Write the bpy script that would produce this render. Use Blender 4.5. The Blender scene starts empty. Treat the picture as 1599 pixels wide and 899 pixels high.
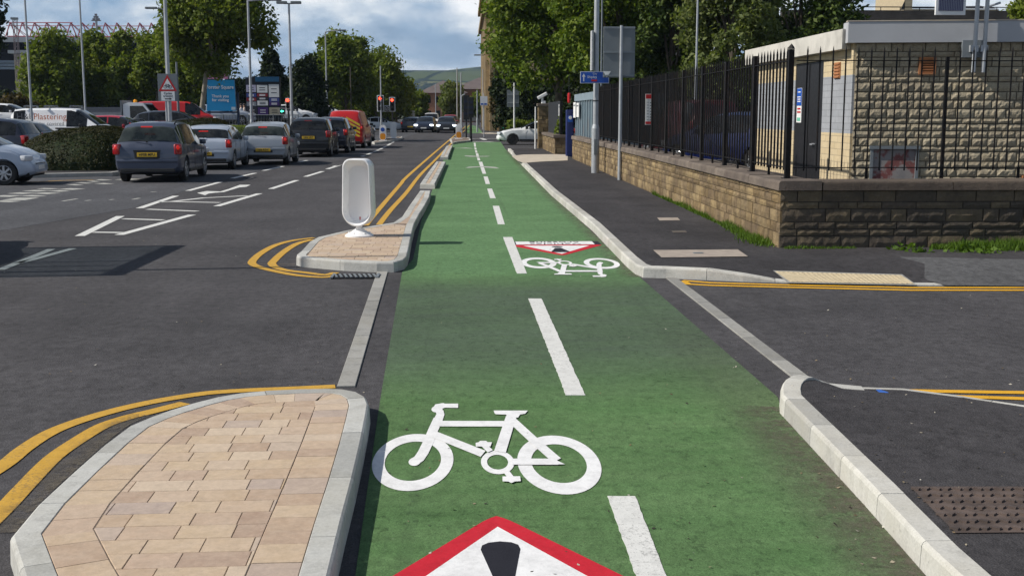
# a street with a two-way green cycle lane
HAZE=.00011; SUN=4.3; SKY=.06; EXPO=0.2
import bpy, bmesh, math, random
import numpy as np
from mathutils import Vector, Matrix
R=math.radians
random.seed(7)
scn=bpy.context.scene
COL=scn.collection
# ---------------------------------------------------------------- camera maths (photo pixels -> points on the ground)
F=1830.0;CX=799.5;CY=449.5;H=1.85
P=math.atan((CY-176)/F); PSI=math.atan((CX-727)*math.cos(P)/F)
sp,cp,ss,cs=math.sin(P),math.cos(P),math.sin(PSI),math.cos(PSI)
FW=(ss*cp,cs*cp,-sp);RT=(cs,-ss,0)
UP=(RT[1]*FW[2]-RT[2]*FW[1],RT[2]*FW[0]-RT[0]*FW[2],RT[0]*FW[1]-RT[1]*FW[0])
def ray(px,py):
    a=(px-CX)/F;b=(CY-py)/F
    return tuple(FW[i]+RT[i]*a+UP[i]*b for i in range(3))
def G(px,py,z=0.0):
    d=ray(px,py);t=(z-H)/d[2];return (d[0]*t,d[1]*t)
def AT(px,py,Y):
    d=ray(px,py);t=Y/d[1];return (d[0]*t,Y,H+d[2]*t)
def GL(pts,z=0.0): return [G(x,y,z) for x,y in pts]
cam_d=bpy.data.cameras.new('camera'); cam=bpy.data.objects.new('camera',cam_d); COL.objects.link(cam)
cam_d.sensor_width=36; cam_d.lens=36*F/1599; cam_d.clip_end=20000; cam_d.clip_start=.05
cam.location=(0,0,H); cam.rotation_euler=(math.pi/2-P,0,-PSI)
scn.camera=cam
scn.view_settings.view_transform='Standard'; scn.view_settings.look='None'; scn.view_settings.gamma=1
scn.view_settings.exposure=0.0
# ---------------------------------------------------------------- mesh builder
class MB:
    def __init__(s): s.v=[]; s.f=[]
    def add(s,v,f):
        o=len(s.v); s.v+=[tuple(p) for p in v]; s.f+=[tuple(i+o for i in q) for q in f]; return s
    def box(s,c,d,rz=0.0,bev=0.0,rx=0.0):
        x,y,z=d[0]/2,d[1]/2,d[2]/2
        if bev<=0:
            v=[(a*x,b*y,e*z) for e in(-1,1) for b in(-1,1) for a in(-1,1)]
            f=[(0,2,3,1),(4,5,7,6),(0,1,5,4),(2,6,7,3),(0,4,6,2),(1,3,7,5)]
        else:
            bm=bmesh.new(); bmesh.ops.create_cube(bm,size=1)
            for q in bm.verts: q.co=(q.co.x*d[0],q.co.y*d[1],q.co.z*d[2])
            bmesh.ops.bevel(bm,geom=list(bm.edges),offset=bev,segments=2,profile=.5,affect='EDGES')
            bm.verts.index_update(); v=[tuple(q.co) for q in bm.verts]; f=[tuple(q.index for q in g.verts) for g in bm.faces]; bm.free()
        m=Matrix.Translation(c)@Matrix.Rotation(rz,4,'Z')@Matrix.Rotation(rx,4,'X')
        return s.add([m@Vector(p) for p in v],f)
    def prism(s,poly,z0,z1,bottom=True):
        n=len(poly)
        a=sum(poly[i][0]*poly[(i+1)%n][1]-poly[(i+1)%n][0]*poly[i][1] for i in range(n))
        if a<0: poly=poly[::-1]
        v=[(x,y,z0) for x,y in poly]+[(x,y,z1) for x,y in poly]
        f=[tuple(range(n,2*n))]+[(i,(i+1)%n,n+(i+1)%n,n+i) for i in range(n)]
        if bottom: f.append(tuple(range(n-1,-1,-1)))
        return s.add(v,f)
    def tube(s,p0,p1,r0,r1=None,n=10,cap=True):
        r1=r0 if r1 is None else r1
        p0=Vector(p0);p1=Vector(p1);d=(p1-p0).normalized()
        a=d.orthogonal().normalized();b=d.cross(a)
        v=[];f=[]
        for p,r in((p0,r0),(p1,r1)):
            for i in range(n):
                t=2*math.pi*i/n; v.append(p+a*math.cos(t)*r+b*math.sin(t)*r)
        for i in range(n): f.append((i,(i+1)%n,n+(i+1)%n,n+i))
        if cap: f+= [tuple(range(n-1,-1,-1)),tuple(range(n,2*n))]
        return s.add(v,f)
    def path(s,pts,rs,n=8):
        pts=[Vector(p) for p in pts]; v=[];f=[]
        a=None
        for k,p in enumerate(pts):
            d=(pts[min(k+1,len(pts)-1)]-pts[max(k-1,0)]).normalized()
            a=d.orthogonal().normalized() if a is None else (a-d*a.dot(d)).normalized()
            b=d.cross(a); r=rs[k] if isinstance(rs,(list,tuple)) else rs
            for i in range(n):
                t=2*math.pi*i/n; v.append(p+a*math.cos(t)*r+b*math.sin(t)*r)
        for k in range(len(pts)-1):
            for i in range(n): f.append((k*n+i,k*n+(i+1)%n,(k+1)*n+(i+1)%n,(k+1)*n+i))
        f+=[tuple(range(n-1,-1,-1)),tuple(range((len(pts)-1)*n,len(pts)*n))]
        return s.add(v,f)
    def lathe(s,prof,n=16,c=(0,0,0),axis='Z'):
        v=[];f=[]
        for r,z in prof:
            for i in range(n):
                t=2*math.pi*i/n
                q=(r*math.cos(t),r*math.sin(t),z)
                if axis=='X': q=(q[2],q[0],q[1])
                elif axis=='Y': q=(q[1],q[2],q[0])
                v.append((q[0]+c[0],q[1]+c[1],q[2]+c[2]))
        m=len(prof)
        for k in range(m-1):
            for i in range(n): f.append((k*n+i,k*n+(i+1)%n,(k+1)*n+(i+1)%n,(k+1)*n+i))
        f+=[tuple(range(n-1,-1,-1)),tuple(range((m-1)*n,m*n))]
        return s.add(v,f)
    def ell(s,c,r,n=14,m=9):
        prof=[(max(1e-3,math.sin(math.pi*k/m)),-math.cos(math.pi*k/m)) for k in range(m+1)]
        v0=len(s.v); s.lathe(prof,n)
        for i in range(v0,len(s.v)):
            x,y,z=s.v[i]; s.v[i]=(c[0]+x*r[0],c[1]+y*r[1],c[2]+z*r[2])
        return s
    def ribbon(s,pts,w,z,th=.003):
        """a painted line following pts on the ground; w: width (number or list)"""
        n=len(pts); L=[];Rr=[]
        for i,p in enumerate(pts):
            a=pts[max(i-1,0)];b=pts[min(i+1,n-1)]
            dx,dy=b[0]-a[0],b[1]-a[1];l=math.hypot(dx,dy) or 1;ww=(w[i] if isinstance(w,(list,tuple)) else w)/2
            L.append((p[0]-dy/l*ww,p[1]+dx/l*ww));Rr.append((p[0]+dy/l*ww,p[1]-dx/l*ww))
        v=[(x,y,z) for x,y in L]+[(x,y,z) for x,y in Rr]
        f=[(i,n+i,n+i+1,i+1) for i in range(n-1)]
        return s.add(v,f)
    def quad(s,pts): return s.add(pts,[tuple(range(len(pts)))])
    def xf(s,m):
        s.v=[tuple(m@Vector(p)) for p in s.v]; return s
    def build(s,name,mat,parent=None,smooth=None,loc=None):
        me=bpy.data.meshes.new(name); me.from_pydata(s.v,[],s.f)
        if mat: me.materials.append(mat)
        if smooth is not None:
            me.polygons.foreach_set('use_smooth',[True]*len(me.polygons)); me.set_sharp_from_angle(angle=R(smooth))
        o=bpy.data.objects.new(name,me); COL.objects.link(o)
        if parent: o.parent=parent
        if loc: o.location=loc
        return o
def rawmesh(name,verts,faces4,mat,parent=None):
    """fast quads from numpy arrays"""
    me=bpy.data.meshes.new(name); n=len(verts); m=len(faces4)
    me.vertices.add(n); me.vertices.foreach_set('co',np.asarray(verts,np.float32).ravel())
    me.loops.add(m*4); me.loops.foreach_set('vertex_index',np.asarray(faces4,np.int32).ravel())
    me.polygons.add(m); me.polygons.foreach_set('loop_start',np.arange(0,4*m,4,dtype=np.int32))
    try: me.polygons.foreach_set('loop_total',np.full(m,4,np.int32))
    except Exception: pass
    me.update(calc_edges=True); me.materials.append(mat)
    o=bpy.data.objects.new(name,me); COL.objects.link(o)
    if parent: o.parent=parent
    return o
def tag(o,label=None,cat=None,group=None,kind=None):
    if label: o['label']=label
    if cat: o['category']=cat
    if group: o['group']=group
    if kind: o['kind']=kind
    return o
def thing(name,label,cat,loc=(0,0,0),rz=0.0,group=None):
    o=bpy.data.objects.new(name,None); COL.objects.link(o); o.location=loc; o.rotation_euler=(0,0,rz); o.empty_display_size=.2
    return tag(o,label,cat,group)
def struct(o): o['kind']='structure'; return o
def copy_tree(o,parent=None):
    c=o.copy(); COL.objects.link(c)
    if parent: c.parent=parent
    for ch in list(o.children): copy_tree(ch,c)
    return c
def text(name,s,size,mat,parent,loc,rot=(math.pi/2,0,0),align='CENTER',ext=.001,sx=1.0,bold=0.0):
    cu=bpy.data.curves.new(name,'FONT'); cu.body=s; cu.size=size; cu.align_x=align; cu.align_y='CENTER'; cu.extrude=ext; cu.offset=bold; cu.resolution_u=3
    t=bpy.data.objects.new(name,cu); COL.objects.link(t)
    dg=bpy.context.evaluated_depsgraph_get(); me=bpy.data.meshes.new_from_object(t.evaluated_get(dg))
    bpy.data.objects.remove(t)
    me.materials.clear(); me.materials.append(mat)
    o=bpy.data.objects.new(name,me); COL.objects.link(o); o.parent=parent; o.location=loc; o.rotation_euler=rot; o.scale=(sx,1,1)
    return o
# ---------------------------------------------------------------- materials
class N:
    def __init__(s,name):
        s.m=bpy.data.materials.new(name); s.m.use_nodes=True; s.t=s.m.node_tree; s.n=s.t.nodes; s.l=s.t.links
        s.b=s.n['Principled BSDF']; s.out=s.n['Material Output']
        s.tc=s.n.new('ShaderNodeTexCoord')
    def new(s,t,**k):
        x=s.n.new(t)
        for a,b in k.items():
            if a in x.inputs: x.inputs[a].default_value=b
            else: setattr(x,a,b)
        return x
    def lk(s,a,b): s.l.new(a,b)
    def noise(s,scale,detail=4,rough=.55,vec=None,stretch=None):
        x=s.new('ShaderNodeTexNoise'); x.inputs['Scale'].default_value=scale; x.inputs['Detail'].default_value=detail; x.inputs['Roughness'].default_value=rough
        v=vec or s.tc.outputs['Object']
        if stretch:
            mp=s.new('ShaderNodeMapping'); mp.inputs['Scale'].default_value=stretch; s.lk(v,mp.inputs['Vector']); v=mp.outputs['Vector']
        s.lk(v,x.inputs['Vector']); return x.outputs['Fac']
    def ramp(s,fac,stops):
        x=s.new('ShaderNodeValToRGB'); e=x.color_ramp.elements
        while len(e)<len(stops): e.new(.5)
        for q,(p,c) in zip(e,stops):
            q.position=p; q.color=(c if len(c)==4 else (*c,1)) if hasattr(c,'__len__') else (c,c,c,1)
        s.lk(fac,x.inputs['Fac']); return x.outputs['Color']
    def mix(s,fac,a,b,mode='MIX'):
        x=s.new('ShaderNodeMix',data_type='RGBA',blend_type=mode)
        for i,v in((0,fac),(6,a),(7,b)):
            if hasattr(v,'is_output'): s.lk(v,x.inputs[i])
            else: x.inputs[i].default_value=(v if not hasattr(v,'__len__') else ((*v,1) if len(v)==3 else v))
        return x.outputs[2]
    def math(s,op,a,b=0.0):
        x=s.new('ShaderNodeMath',operation=op)
        for i,v in((0,a),(1,b)):
            if hasattr(v,'is_output'): s.lk(v,x.inputs[i])
            else: x.inputs[i].default_value=v
        return x.outputs[0]
    def sep(s,v=None):
        x=s.new('ShaderNodeSeparateXYZ'); s.lk(v or s.tc.outputs['Object'],x.inputs[0]); return x.outputs
    def island(s): return s.new('ShaderNodeNewGeometry').outputs['Random Per Island']
    def bump(s,h,dist=.01,strength=.6):
        x=s.new('ShaderNodeBump'); x.inputs['Distance'].default_value=dist; x.inputs['Strength'].default_value=strength; s.lk(h,x.inputs['Height']); s.lk(x.outputs[0],s.b.inputs['Normal'])
    def col(s,c):
        if hasattr(c,'is_output'): s.lk(c,s.b.inputs['Base Color'])
        else: s.b.inputs['Base Color'].default_value=(*c,1)
    def rough(s,r):
        if hasattr(r,'is_output'): s.lk(r,s.b.inputs['Roughness'])
        else: s.b.inputs['Roughness'].default_value=r
_cache={}
def plain(name,c,rough=.6,metal=0.0,var=.12,scale=6.0,spec=.5,bump=0.0,coat=0.0,dirt=None):
    """painted / plastic / metal surface with slight weathering"""
    if name in _cache: return _cache[name]
    n=N(name); f=n.noise(scale,5,.6)
    a=tuple(max(0,x*(1-var)) for x in c); b=tuple(min(1,x*(1+var)) for x in c)
    cc=n.ramp(f,[(.3,a),(.7,b)])
    if dirt:
        g=n.noise(scale*.4,6,.7); cc=n.mix(n.ramp(g,[(.5,0.0),(.75,dirt[1])]),cc,dirt[0])
    n.col(cc); n.rough(n.ramp(n.noise(scale*2,3),[(.3,max(.03,rough-.08)),(.7,min(1,rough+.08))]))
    n.b.inputs['Metallic'].default_value=metal; n.b.inputs['Specular IOR Level'].default_value=spec
    if coat: n.b.inputs['Coat Weight'].default_value=coat; n.b.inputs['Coat Roughness'].default_value=.04
    if bump: n.bump(n.noise(scale*12,4),bump,.5)
    _cache[name]=n.m; return n.m
def asphalt(name,c,light=1.0,patchy=.25,agg=.35):
    n=N(name)
    fine=n.noise(140,3,.7); vor=n.new('ShaderNodeTexVoronoi'); vor.inputs['Scale'].default_value=95; n.lk(n.tc.outputs['Object'],vor.inputs['Vector'])
    base=n.ramp(fine,[(.25,tuple(x*(1-agg) for x in c)),(.55,c),(.8,tuple(x*(1+agg*1.3) for x in c))])
    big=n.noise(.45,6,.65); base=n.mix(1.0,base,n.ramp(big,[(.3,1-patchy),(.7,1+patchy*.6)]),'MULTIPLY')
    stk=n.noise(1.0,5,.6,stretch=(1.6,.12,1)); base=n.mix(1.0,base,n.ramp(stk,[(.3,.86),(.7,1.1)]),'MULTIPLY')
    st=n.ramp(n.noise(2.3,6,.75),[(.62,0.0),(.74,.35)]); base=n.mix(st,base,tuple(x*.55 for x in c))
    base=n.mix(1.0,base,n.ramp(n.noise(9,6,.85,stretch=(1.1,.8,1)),[(.34,.66),(.5,1.0),(.66,1.30)]),'MULTIPLY')
    sk=n.ramp(n.noise(55,2,.5),[(.72,0.0),(.78,.35)]); base=n.mix(sk,base,tuple(min(1,x*2.6) for x in c))
    pits=n.math('MULTIPLY',n.ramp(n.noise(13,5,.85,stretch=(1.2,.8,1)),[(.535,0.0),(.60,.62)]),n.ramp(n.noise(2.2,4,.7),[(.35,.25),(.65,1.0)])); base=n.mix(pits,base,tuple(x*.30 for x in c))
    pale=n.ramp(n.noise(60,2,.6),[(.66,0.0),(.74,.45)]); base=n.mix(pale,base,tuple(min(1,x*2.0) for x in c))
    n.col(base); n.rough(n.ramp(big,[(.3,.82),(.7,.94)])); n.b.inputs['Specular IOR Level'].default_value=.18
    n.bump(n.math('ADD',vor.outputs['Distance'],fine),.006,.55)
    return n.m
M={}
M['asphalt']=asphalt('asphalt_dark',(.076,.073,.077),patchy=.32,agg=.42)
M['asphalt_old']=asphalt('asphalt_worn',(.090,.091,.099),patchy=.25,agg=.4)
M['asphalt_path']=asphalt('footway_asphalt',(.057,.054,.057),patchy=.4,agg=.3)
M['asphalt_grey']=asphalt('footway_old',(.105,.105,.108),patchy=.35)
# green surfacing of the cycle lane, worn grey where side-road traffic crosses it
n=N('green_surfacing'); fine=n.noise(120,3,.75); big=n.noise(.8,6,.65)
ga=n.mix(n.ramp(n.noise(1.7,5,.6,stretch=(.35,2.2,1)),[(.3,0.0),(.7,1.0)]),(.082,.165,.060),(.112,.195,.080))
y=n.sep()[1]
far=n.new('ShaderNodeMapRange'); far.inputs[1].default_value=13.2; far.inputs[2].default_value=14.6; n.lk(n.math('ADD',y,n.math('MULTIPLY',big,1.4)),far.inputs[0])
ga=n.mix(far.outputs[0],ga,n.mix(big,(.098,.196,.085),(.130,.232,.108)))
w1=n.new('ShaderNodeMapRange'); w1.inputs[1].default_value=7.9; w1.inputs[2].default_value=9.6; n.lk(n.math('ADD',y,n.math('MULTIPLY',big,1.2)),w1.inputs[0])
w2=n.new('ShaderNodeMapRange'); w2.inputs[1].default_value=13.9; w2.inputs[2].default_value=12.6; n.lk(n.math('ADD',y,big),w2.inputs[0])
worn=n.math('MULTIPLY',n.math('MULTIPLY',w1.outputs[0],w2.outputs[0]),n.ramp(n.noise(2.2,6,.7,stretch=(.5,1.8,1)),[(.22,.62),(.62,1.0)]))
ga=n.mix(worn,ga,(.078,.112,.074))
edge=n.new('ShaderNodeMapRange'); edge.inputs[1].default_value=1.55; edge.inputs[2].default_value=1.95; xx=n.sep()[0]; n.lk(n.math('ADD',xx,n.math('MULTIPLY',n.noise(1.6,6,.7),.25)),edge.inputs[0])
near=n.new('ShaderNodeMapRange'); near.inputs[1].default_value=11; near.inputs[2].default_value=5; n.lk(y,near.inputs[0])
ga=n.mix(n.math('MULTIPLY',n.math('MULTIPLY',edge.outputs[0],near.outputs[0]),.5),ga,(.125,.118,.09))
ga=n.mix(1.0,ga,n.ramp(fine,[(.22,.48),(.5,1.0),(.8,1.35)]),'MULTIPLY')
ga=n.mix(1.0,ga,n.ramp(n.noise(12,6,.85,stretch=(1.1,.8,1)),[(.34,.76),(.5,1.0),(.66,1.22)]),'MULTIPLY')
ga=n.mix(1.0,ga,n.ramp(big,[(.3,.86),(.7,1.12)]),'MULTIPLY')
ga=n.mix(n.ramp(n.noise(9,4,.8),[(.70,0.0),(.78,.5)]),ga,(.03,.04,.028))
ga=n.mix(n.ramp(n.noise(38,2,.5),[(.735,0.0),(.77,.4)]),ga,(.24,.28,.2))
cr=n.new('ShaderNodeTexVoronoi',feature='DISTANCE_TO_EDGE'); cr.inputs['Scale'].default_value=.55; dv=n.new('ShaderNodeVectorMath',operation='ADD'); nzc=n.new('ShaderNodeTexNoise'); nzc.inputs['Scale'].default_value=3; n.lk(n.tc.outputs['Object'],nzc.inputs['Vector']); n.lk(n.tc.outputs['Object'],dv.inputs[0]); n.lk(nzc.outputs['Color'],dv.inputs[1]); n.lk(dv.outputs[0],cr.inputs['Vector'])
ga=n.mix(n.math('MULTIPLY',n.ramp(cr.outputs['Distance'],[(.002,1.0),(.007,0.0)]),n.ramp(n.noise(.7,3),[(.55,0.0),(.62,.55)])),ga,(.022,.035,.02))
pits=n.math('MULTIPLY',n.ramp(n.noise(13,5,.85,stretch=(1.2,.8,1)),[(.535,0.0),(.60,.52)]),n.ramp(n.noise(1.8,4,.7),[(.35,.2),(.65,1.0)])); ga=n.mix(pits,ga,(.016,.034,.014))
tyre=n.ramp(n.noise(1.2,4,.6,stretch=(2.6,.05,1)),[(.58,0.0),(.72,.30)]); ga=n.mix(tyre,ga,(.045,.06,.042))
n.col(ga); n.rough(.9); n.b.inputs['Specular IOR Level'].default_value=.15; n.bump(fine,.007,.7); M['green']=n.m
# thermoplastic road paint
def paint(name,c,wear=.35,under=(.07,.07,.07)):
    n=N(name); f=n.noise(60,5,.75); g=n.noise(3,5,.6)
    b=n.mix(1.0,n.ramp(g,[(.3,tuple(x*.86 for x in c)),(.7,c)]),n.ramp(f,[(.2,.8),(.6,1.0)]),'MULTIPLY')
    b=n.mix(n.ramp(n.math('ADD',f,n.math('MULTIPLY',g,.35)),[(.72,0.0),(.82,wear)]),b,under); b=n.mix(1.0,b,n.ramp(n.noise(11,6,.75),[(.28,.80),(.55,1.0)]),'MULTIPLY')
    n.col(b); n.rough(.75); n.b.inputs['Specular IOR Level'].default_value=.2; n.bump(f,.004,.4); return n.m
M['white_line']=paint('white_road_paint',(.74,.74,.71),.5)
M['white_old']=paint('worn_white_paint',(.50,.50,.46),.8)
M['white_bright']=paint('bright_white_paint',(.86,.86,.86),.12)
M['yellow_line']=paint('yellow_road_paint',(.62,.36,.055),.55)
M['yellow_new']=paint('fresh_yellow_paint',(.78,.42,.03),.3)
M['red_line']=paint('red_road_paint',(.58,.018,.035),.12)
M['black_line']=paint('black_road_paint',(.02,.02,.028),.05)
# kerb concrete
def concrete(name,c,stain=.45):
    n=N(name); g=n.noise(3.5,6,.7); f=n.noise(70,4,.7); r=n.island()
    b=n.ramp(n.math('ADD',n.math('MULTIPLY',r,.5),n.math('MULTIPLY',g,.5)),[(.25,tuple(x*.72 for x in c)),(.5,c),(.75,tuple(min(1,x*1.12) for x in c))])
    b=n.mix(1.0,b,n.ramp(f,[(.25,.82),(.7,1.08)]),'MULTIPLY')
    b=n.mix(n.ramp(n.noise(5,7,.8),[(.50,0.0),(.66,stain)]),b,tuple(x*.42 for x in c)); b=n.mix(n.ramp(n.noise(1.3,5,.7),[(.45,0.0),(.7,.45)]),b,tuple(x*q for x,q in zip(c,(.72,.68,.58)))); b=n.mix(n.ramp(n.noise(16,5,.85),[(.6,0.0),(.68,.5)]),b,tuple(x*.4 for x in c))
    n.col(b); n.rough(.88); n.bump(f,.003,.5); return n.m
M['kerb']=concrete('kerb_concrete',(.46,.46,.435))
M['kerb_light']=concrete('pale_kerb_concrete',(.52,.51,.47),.45)
M['flush']=concrete('flush_edging',(.31,.305,.285),.5)
# clay-look block paving, a colour per block
n=N('block_paving'); r=n.island(); g=n.noise(9,6,.7); f=n.noise(90,4,.7)
b=n.ramp(r,[(0.0,(.33,.225,.165)),(.2,(.42,.30,.20)),(.4,(.50,.38,.25)),(.6,(.43,.31,.225)),(.78,(.55,.44,.32)),(.92,(.36,.285,.25)),(1.0,(.52,.38,.22))])
b=n.mix(n.ramp(g,[(.3,.05),(.7,.55)]),b,(.52,.415,.32))
b=n.mix(1.0,b,n.ramp(n.noise(22,5,.75),[(.25,.80),(.7,1.10)]),'MULTIPLY')
b=n.mix(n.ramp(n.noise(14,6,.8),[(.6,0.0),(.75,.5)]),b,(.26,.18,.15))
n.col(b); n.rough(.85); n.bump(f,.003,.5); M['paver']=n.m
M['joint']=plain('joint_sand',(.17,.13,.10),.95,var=.4,scale=30)
M['tactile']=plain('buff_tactile',(.52,.43,.28),.85,var=.15,scale=14)
M['slab']=plain('stone_slab',(.33,.28,.235),.85,var=.2,scale=9)
M['paleslab']=plain('cream_paving',(.46,.40,.32),.85,var=.16,scale=4)
def stone(name,stops,soot,sootamt,scale=1.0):
    n=N(name); r=n.island(); g=n.noise(2.0*scale,6,.7); f=n.noise(45,5,.75)
    b=n.ramp(n.math('ADD',n.math('MULTIPLY',r,.7),n.math('MULTIPLY',n.noise(9,5,.7),.3)),stops)
    b=n.mix(1.0,b,n.ramp(f,[(.2,.62),(.7,1.18)]),'MULTIPLY')
    b=n.mix(n.ramp(n.math('ADD',n.math('MULTIPLY',g,.8),n.math('MULTIPLY',f,.25)),[(.42,0.0),(.68,sootamt)]),b,soot)
    n.col(b); n.rough(.92); n.b.inputs['Specular IOR Level'].default_value=.2; n.bump(n.math('ADD',f,n.noise(14,5,.7)),.018,.8); return n.m
M['stone']=stone('sandstone',[(.1,(.14,.098,.052)),(.3,(.28,.20,.10)),(.5,(.40,.30,.16)),(.68,(.21,.15,.085)),(.85,(.34,.25,.14)),(1,(.46,.38,.25))],(.065,.05,.04),.8)
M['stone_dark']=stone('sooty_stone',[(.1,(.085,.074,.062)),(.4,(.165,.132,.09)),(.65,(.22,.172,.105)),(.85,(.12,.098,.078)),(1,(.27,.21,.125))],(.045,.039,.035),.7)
M['coping']=stone('coping_stone',[(.1,(.15,.12,.10)),(.5,(.20,.165,.135)),(1,(.25,.205,.17))],(.07,.058,.055),.7)
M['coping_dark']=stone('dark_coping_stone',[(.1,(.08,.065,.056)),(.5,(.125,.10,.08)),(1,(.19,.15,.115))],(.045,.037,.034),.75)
M['mortar']=plain('mortar',(.17,.145,.105),.95,var=.3,scale=12,bump=.01)
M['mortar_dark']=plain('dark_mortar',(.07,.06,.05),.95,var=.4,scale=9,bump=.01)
M['rock']=stone('rockface_block',[(0,(.33,.28,.19)),(.5,(.42,.36,.255)),(1,(.49,.43,.31))],(.20,.17,.13),.5)
M['fascia']=plain('grey_render',(.40,.41,.43),.8,var=.07,scale=1.6,dirt=((.28,.28,.27),.5))
M['fascia_side']=plain('weathered_render',(.55,.53,.48),.8,var=.1,scale=2.2,dirt=((.2,.19,.17),.75))
M['iron']=plain('black_iron',(.009,.009,.010),.6,spec=.15,var=.3,scale=20,dirt=((.06,.035,.02),.35))
M['galv']=plain('galvanised_steel',(.40,.42,.44),.5,metal=.35,var=.12,scale=8)
M['galv_dark']=plain('grey_painted_steel',(.16,.18,.195),.55,var=.1,scale=5)
M['black']=plain('black_plastic',(.012,.012,.013),.45,var=.2)
M['blackmatt']=plain('black_rubber',(.018,.018,.018),.8,var=.25,scale=25)
M['dark_under']=plain('underbody',(.008,.008,.008),.95)
M['white_plastic']=plain('white_plastic',(.86,.86,.86),.32,var=.04,scale=3,dirt=((.55,.53,.48),.25))
M['grey_plastic']=plain('pale_grey_panel',(.82,.82,.82),.4,var=.03,scale=2)
M['rim']=plain('alloy',(.42,.43,.45),.32,metal=.7,var=.08)
M['chrome']=plain('chrome',(.7,.7,.72),.12,metal=1.0,var=.02)
M['plate_y']=plain('yellow_plate',(.75,.46,.02),.4,var=.04)
M['plate_w']=plain('white_plate',(.75,.75,.72),.4,var=.04)
M['ink']=plain('black_ink',(.012,.012,.016),.6)
M['white']=plain('white_paint',(.78,.78,.77),.5,var=.05)
M['redp']=plain('red_paint',(.50,.012,.015),.45,var=.06)
M['bluep']=plain('sign_blue',(.012,.085,.42),.4,var=.06)
M['terracotta']=plain('terracotta',(.36,.15,.06),.8,var=.15,scale=14)
M['soil']=plain('soil',(.06,.05,.035),.95,var=.4,scale=3)
M['orange_refl']=plain('orange_reflector',(.78,.30,.01),.35,var=.05)
def emis(name,c,s,base=None):
    n=N(name); n.col(base or c); n.b.inputs['Emission Color'].default_value=(*c,1); n.b.inputs['Emission Strength'].default_value=s; n.rough(.3)
    n.b.inputs['Coat Weight'].default_value=.5; return n.m
M['brake']=emis('lit_brake_lens',(1,.03,.015),.30,(.40,.008,.008))
M['lens_red']=plain('red_lens',(.30,.006,.008),.15,var=.1,coat=.6)
M['lens_amber']=emis('lit_amber',(1,.26,.02),4.0)
M['lens_redlit']=emis('lit_red_signal',(1,.05,.02),5.0)
M['lens_green']=emis('lit_green_signal',(.08,1,.62),2.6)
M['headlamp']=emis('lit_headlamp',(.80,.88,1),5.0)
M['lampclear']=plain('clear_lamp',(.55,.57,.6),.12,var=.1,coat=.8)
n=N('car_glass'); n.col(n.ramp(n.noise(3.0,4,.6),[(.4,(.006,.007,.008)),(.7,(.028,.030,.030))])); n.rough(.04); n.b.inputs['Specular IOR Level'].default_value=.4; M['glass']=n.m
n=N('car_glass_lighter'); n.col(n.ramp(n.noise(2.2,3,.6),[(.35,(.008,.012,.012)),(.65,(.05,.06,.055))])); n.rough(.05); M['glass2']=n.m
def carpaint(name,c,metal=.0):
    return plain(name,c,.38,metal=metal*.6,var=.03,scale=2,coat=.6,spec=.35)
def leafmat(name,stops,trans=.35,rough=.6):
    n=N(name); r=n.island(); g=n.noise(.55,4,.6)
    c=n.ramp(n.math('ADD',n.math('MULTIPLY',r,.6),n.math('MULTIPLY',g,.4)),stops)
    n.col(c); n.rough(rough); n.b.inputs['Specular IOR Level'].default_value=.16
    tr=n.new('ShaderNodeBsdfTranslucent'); n.lk(n.mix(1.0,c,(1.25,1.35,.5),'MULTIPLY'),tr.inputs['Color'])
    mx=n.new('ShaderNodeMixShader'); mx.inputs[0].default_value=trans; n.lk(n.b.outputs[0],mx.inputs[1]); n.lk(tr.outputs[0],mx.inputs[2]); n.lk(mx.outputs[0],n.out.inputs['Surface'])
    return n.m
M['leaf_mid']=leafmat('leaf_mid',[(.15,(.065,.10,.012)),(.5,(.125,.168,.022)),(.85,(.19,.215,.036))])
M['leaf_maple']=leafmat('leaf_maple',[(.15,(.048,.088,.011)),(.5,(.105,.158,.018)),(.8,(.18,.225,.034)),(.95,(.23,.235,.045))],.3)
M['leaf_light']=leafmat('leaf_light',[(.15,(.075,.105,.030)),(.5,(.13,.162,.052)),(.85,(.19,.21,.074))])
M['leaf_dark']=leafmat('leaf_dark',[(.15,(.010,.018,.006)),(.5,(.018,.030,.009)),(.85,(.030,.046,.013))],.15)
M['leaf_ever']=leafmat('leaf_evergreen',[(.15,(.032,.060,.013)),(.5,(.064,.10,.020)),(.85,(.115,.15,.035))],.2)
M['leaf_copper']=leafmat('leaf_copper',[(.15,(.045,.035,.014)),(.5,(.085,.060,.022)),(.85,(.12,.10,.03))],.25)
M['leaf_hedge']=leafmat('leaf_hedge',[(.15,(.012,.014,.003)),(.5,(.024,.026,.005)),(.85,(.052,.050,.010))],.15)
M['leaf_grass']=leafmat('grass_blade',[(.15,(.05,.10,.012)),(.5,(.09,.16,.02)),(.85,(.13,.21,.035))],.35)
M['bark']=plain('bark',(.10,.082,.06),.9,var=.35,scale=5,bump=.02)
M['bark_pale']=plain('pale_bark',(.24,.215,.165),.9,var=.3,scale=3,bump=.01)
from mathutils.geometry import delaunay_2d_cdt
def S(t): t=max(0,min(1,t)); return t*t*(3-2*t)
Z6=lambda x,y:(x/2.665,590+y/2.664)
Z3=lambda x,y:(380+x/4.085,230+y/4.085)
Z7=lambda x,y:(1180+x/2.819,580+y/2.819)
ZA=lambda x,y:(540+x/5.32,130+y/5.32)
ZB=lambda x,y:(680+x/7.268,180+y/7.268)
ZC=lambda x,y:(x/4.731,260+y/4.731)
ZD=lambda x,y:(200+x/4.442,230+y/4.442)
ZE=lambda x,y:(440+x/7.268,170+y/7.268)
def gz(zf,pts,z=0.0): return [G(*zf(*p),z) for p in pts]
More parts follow.
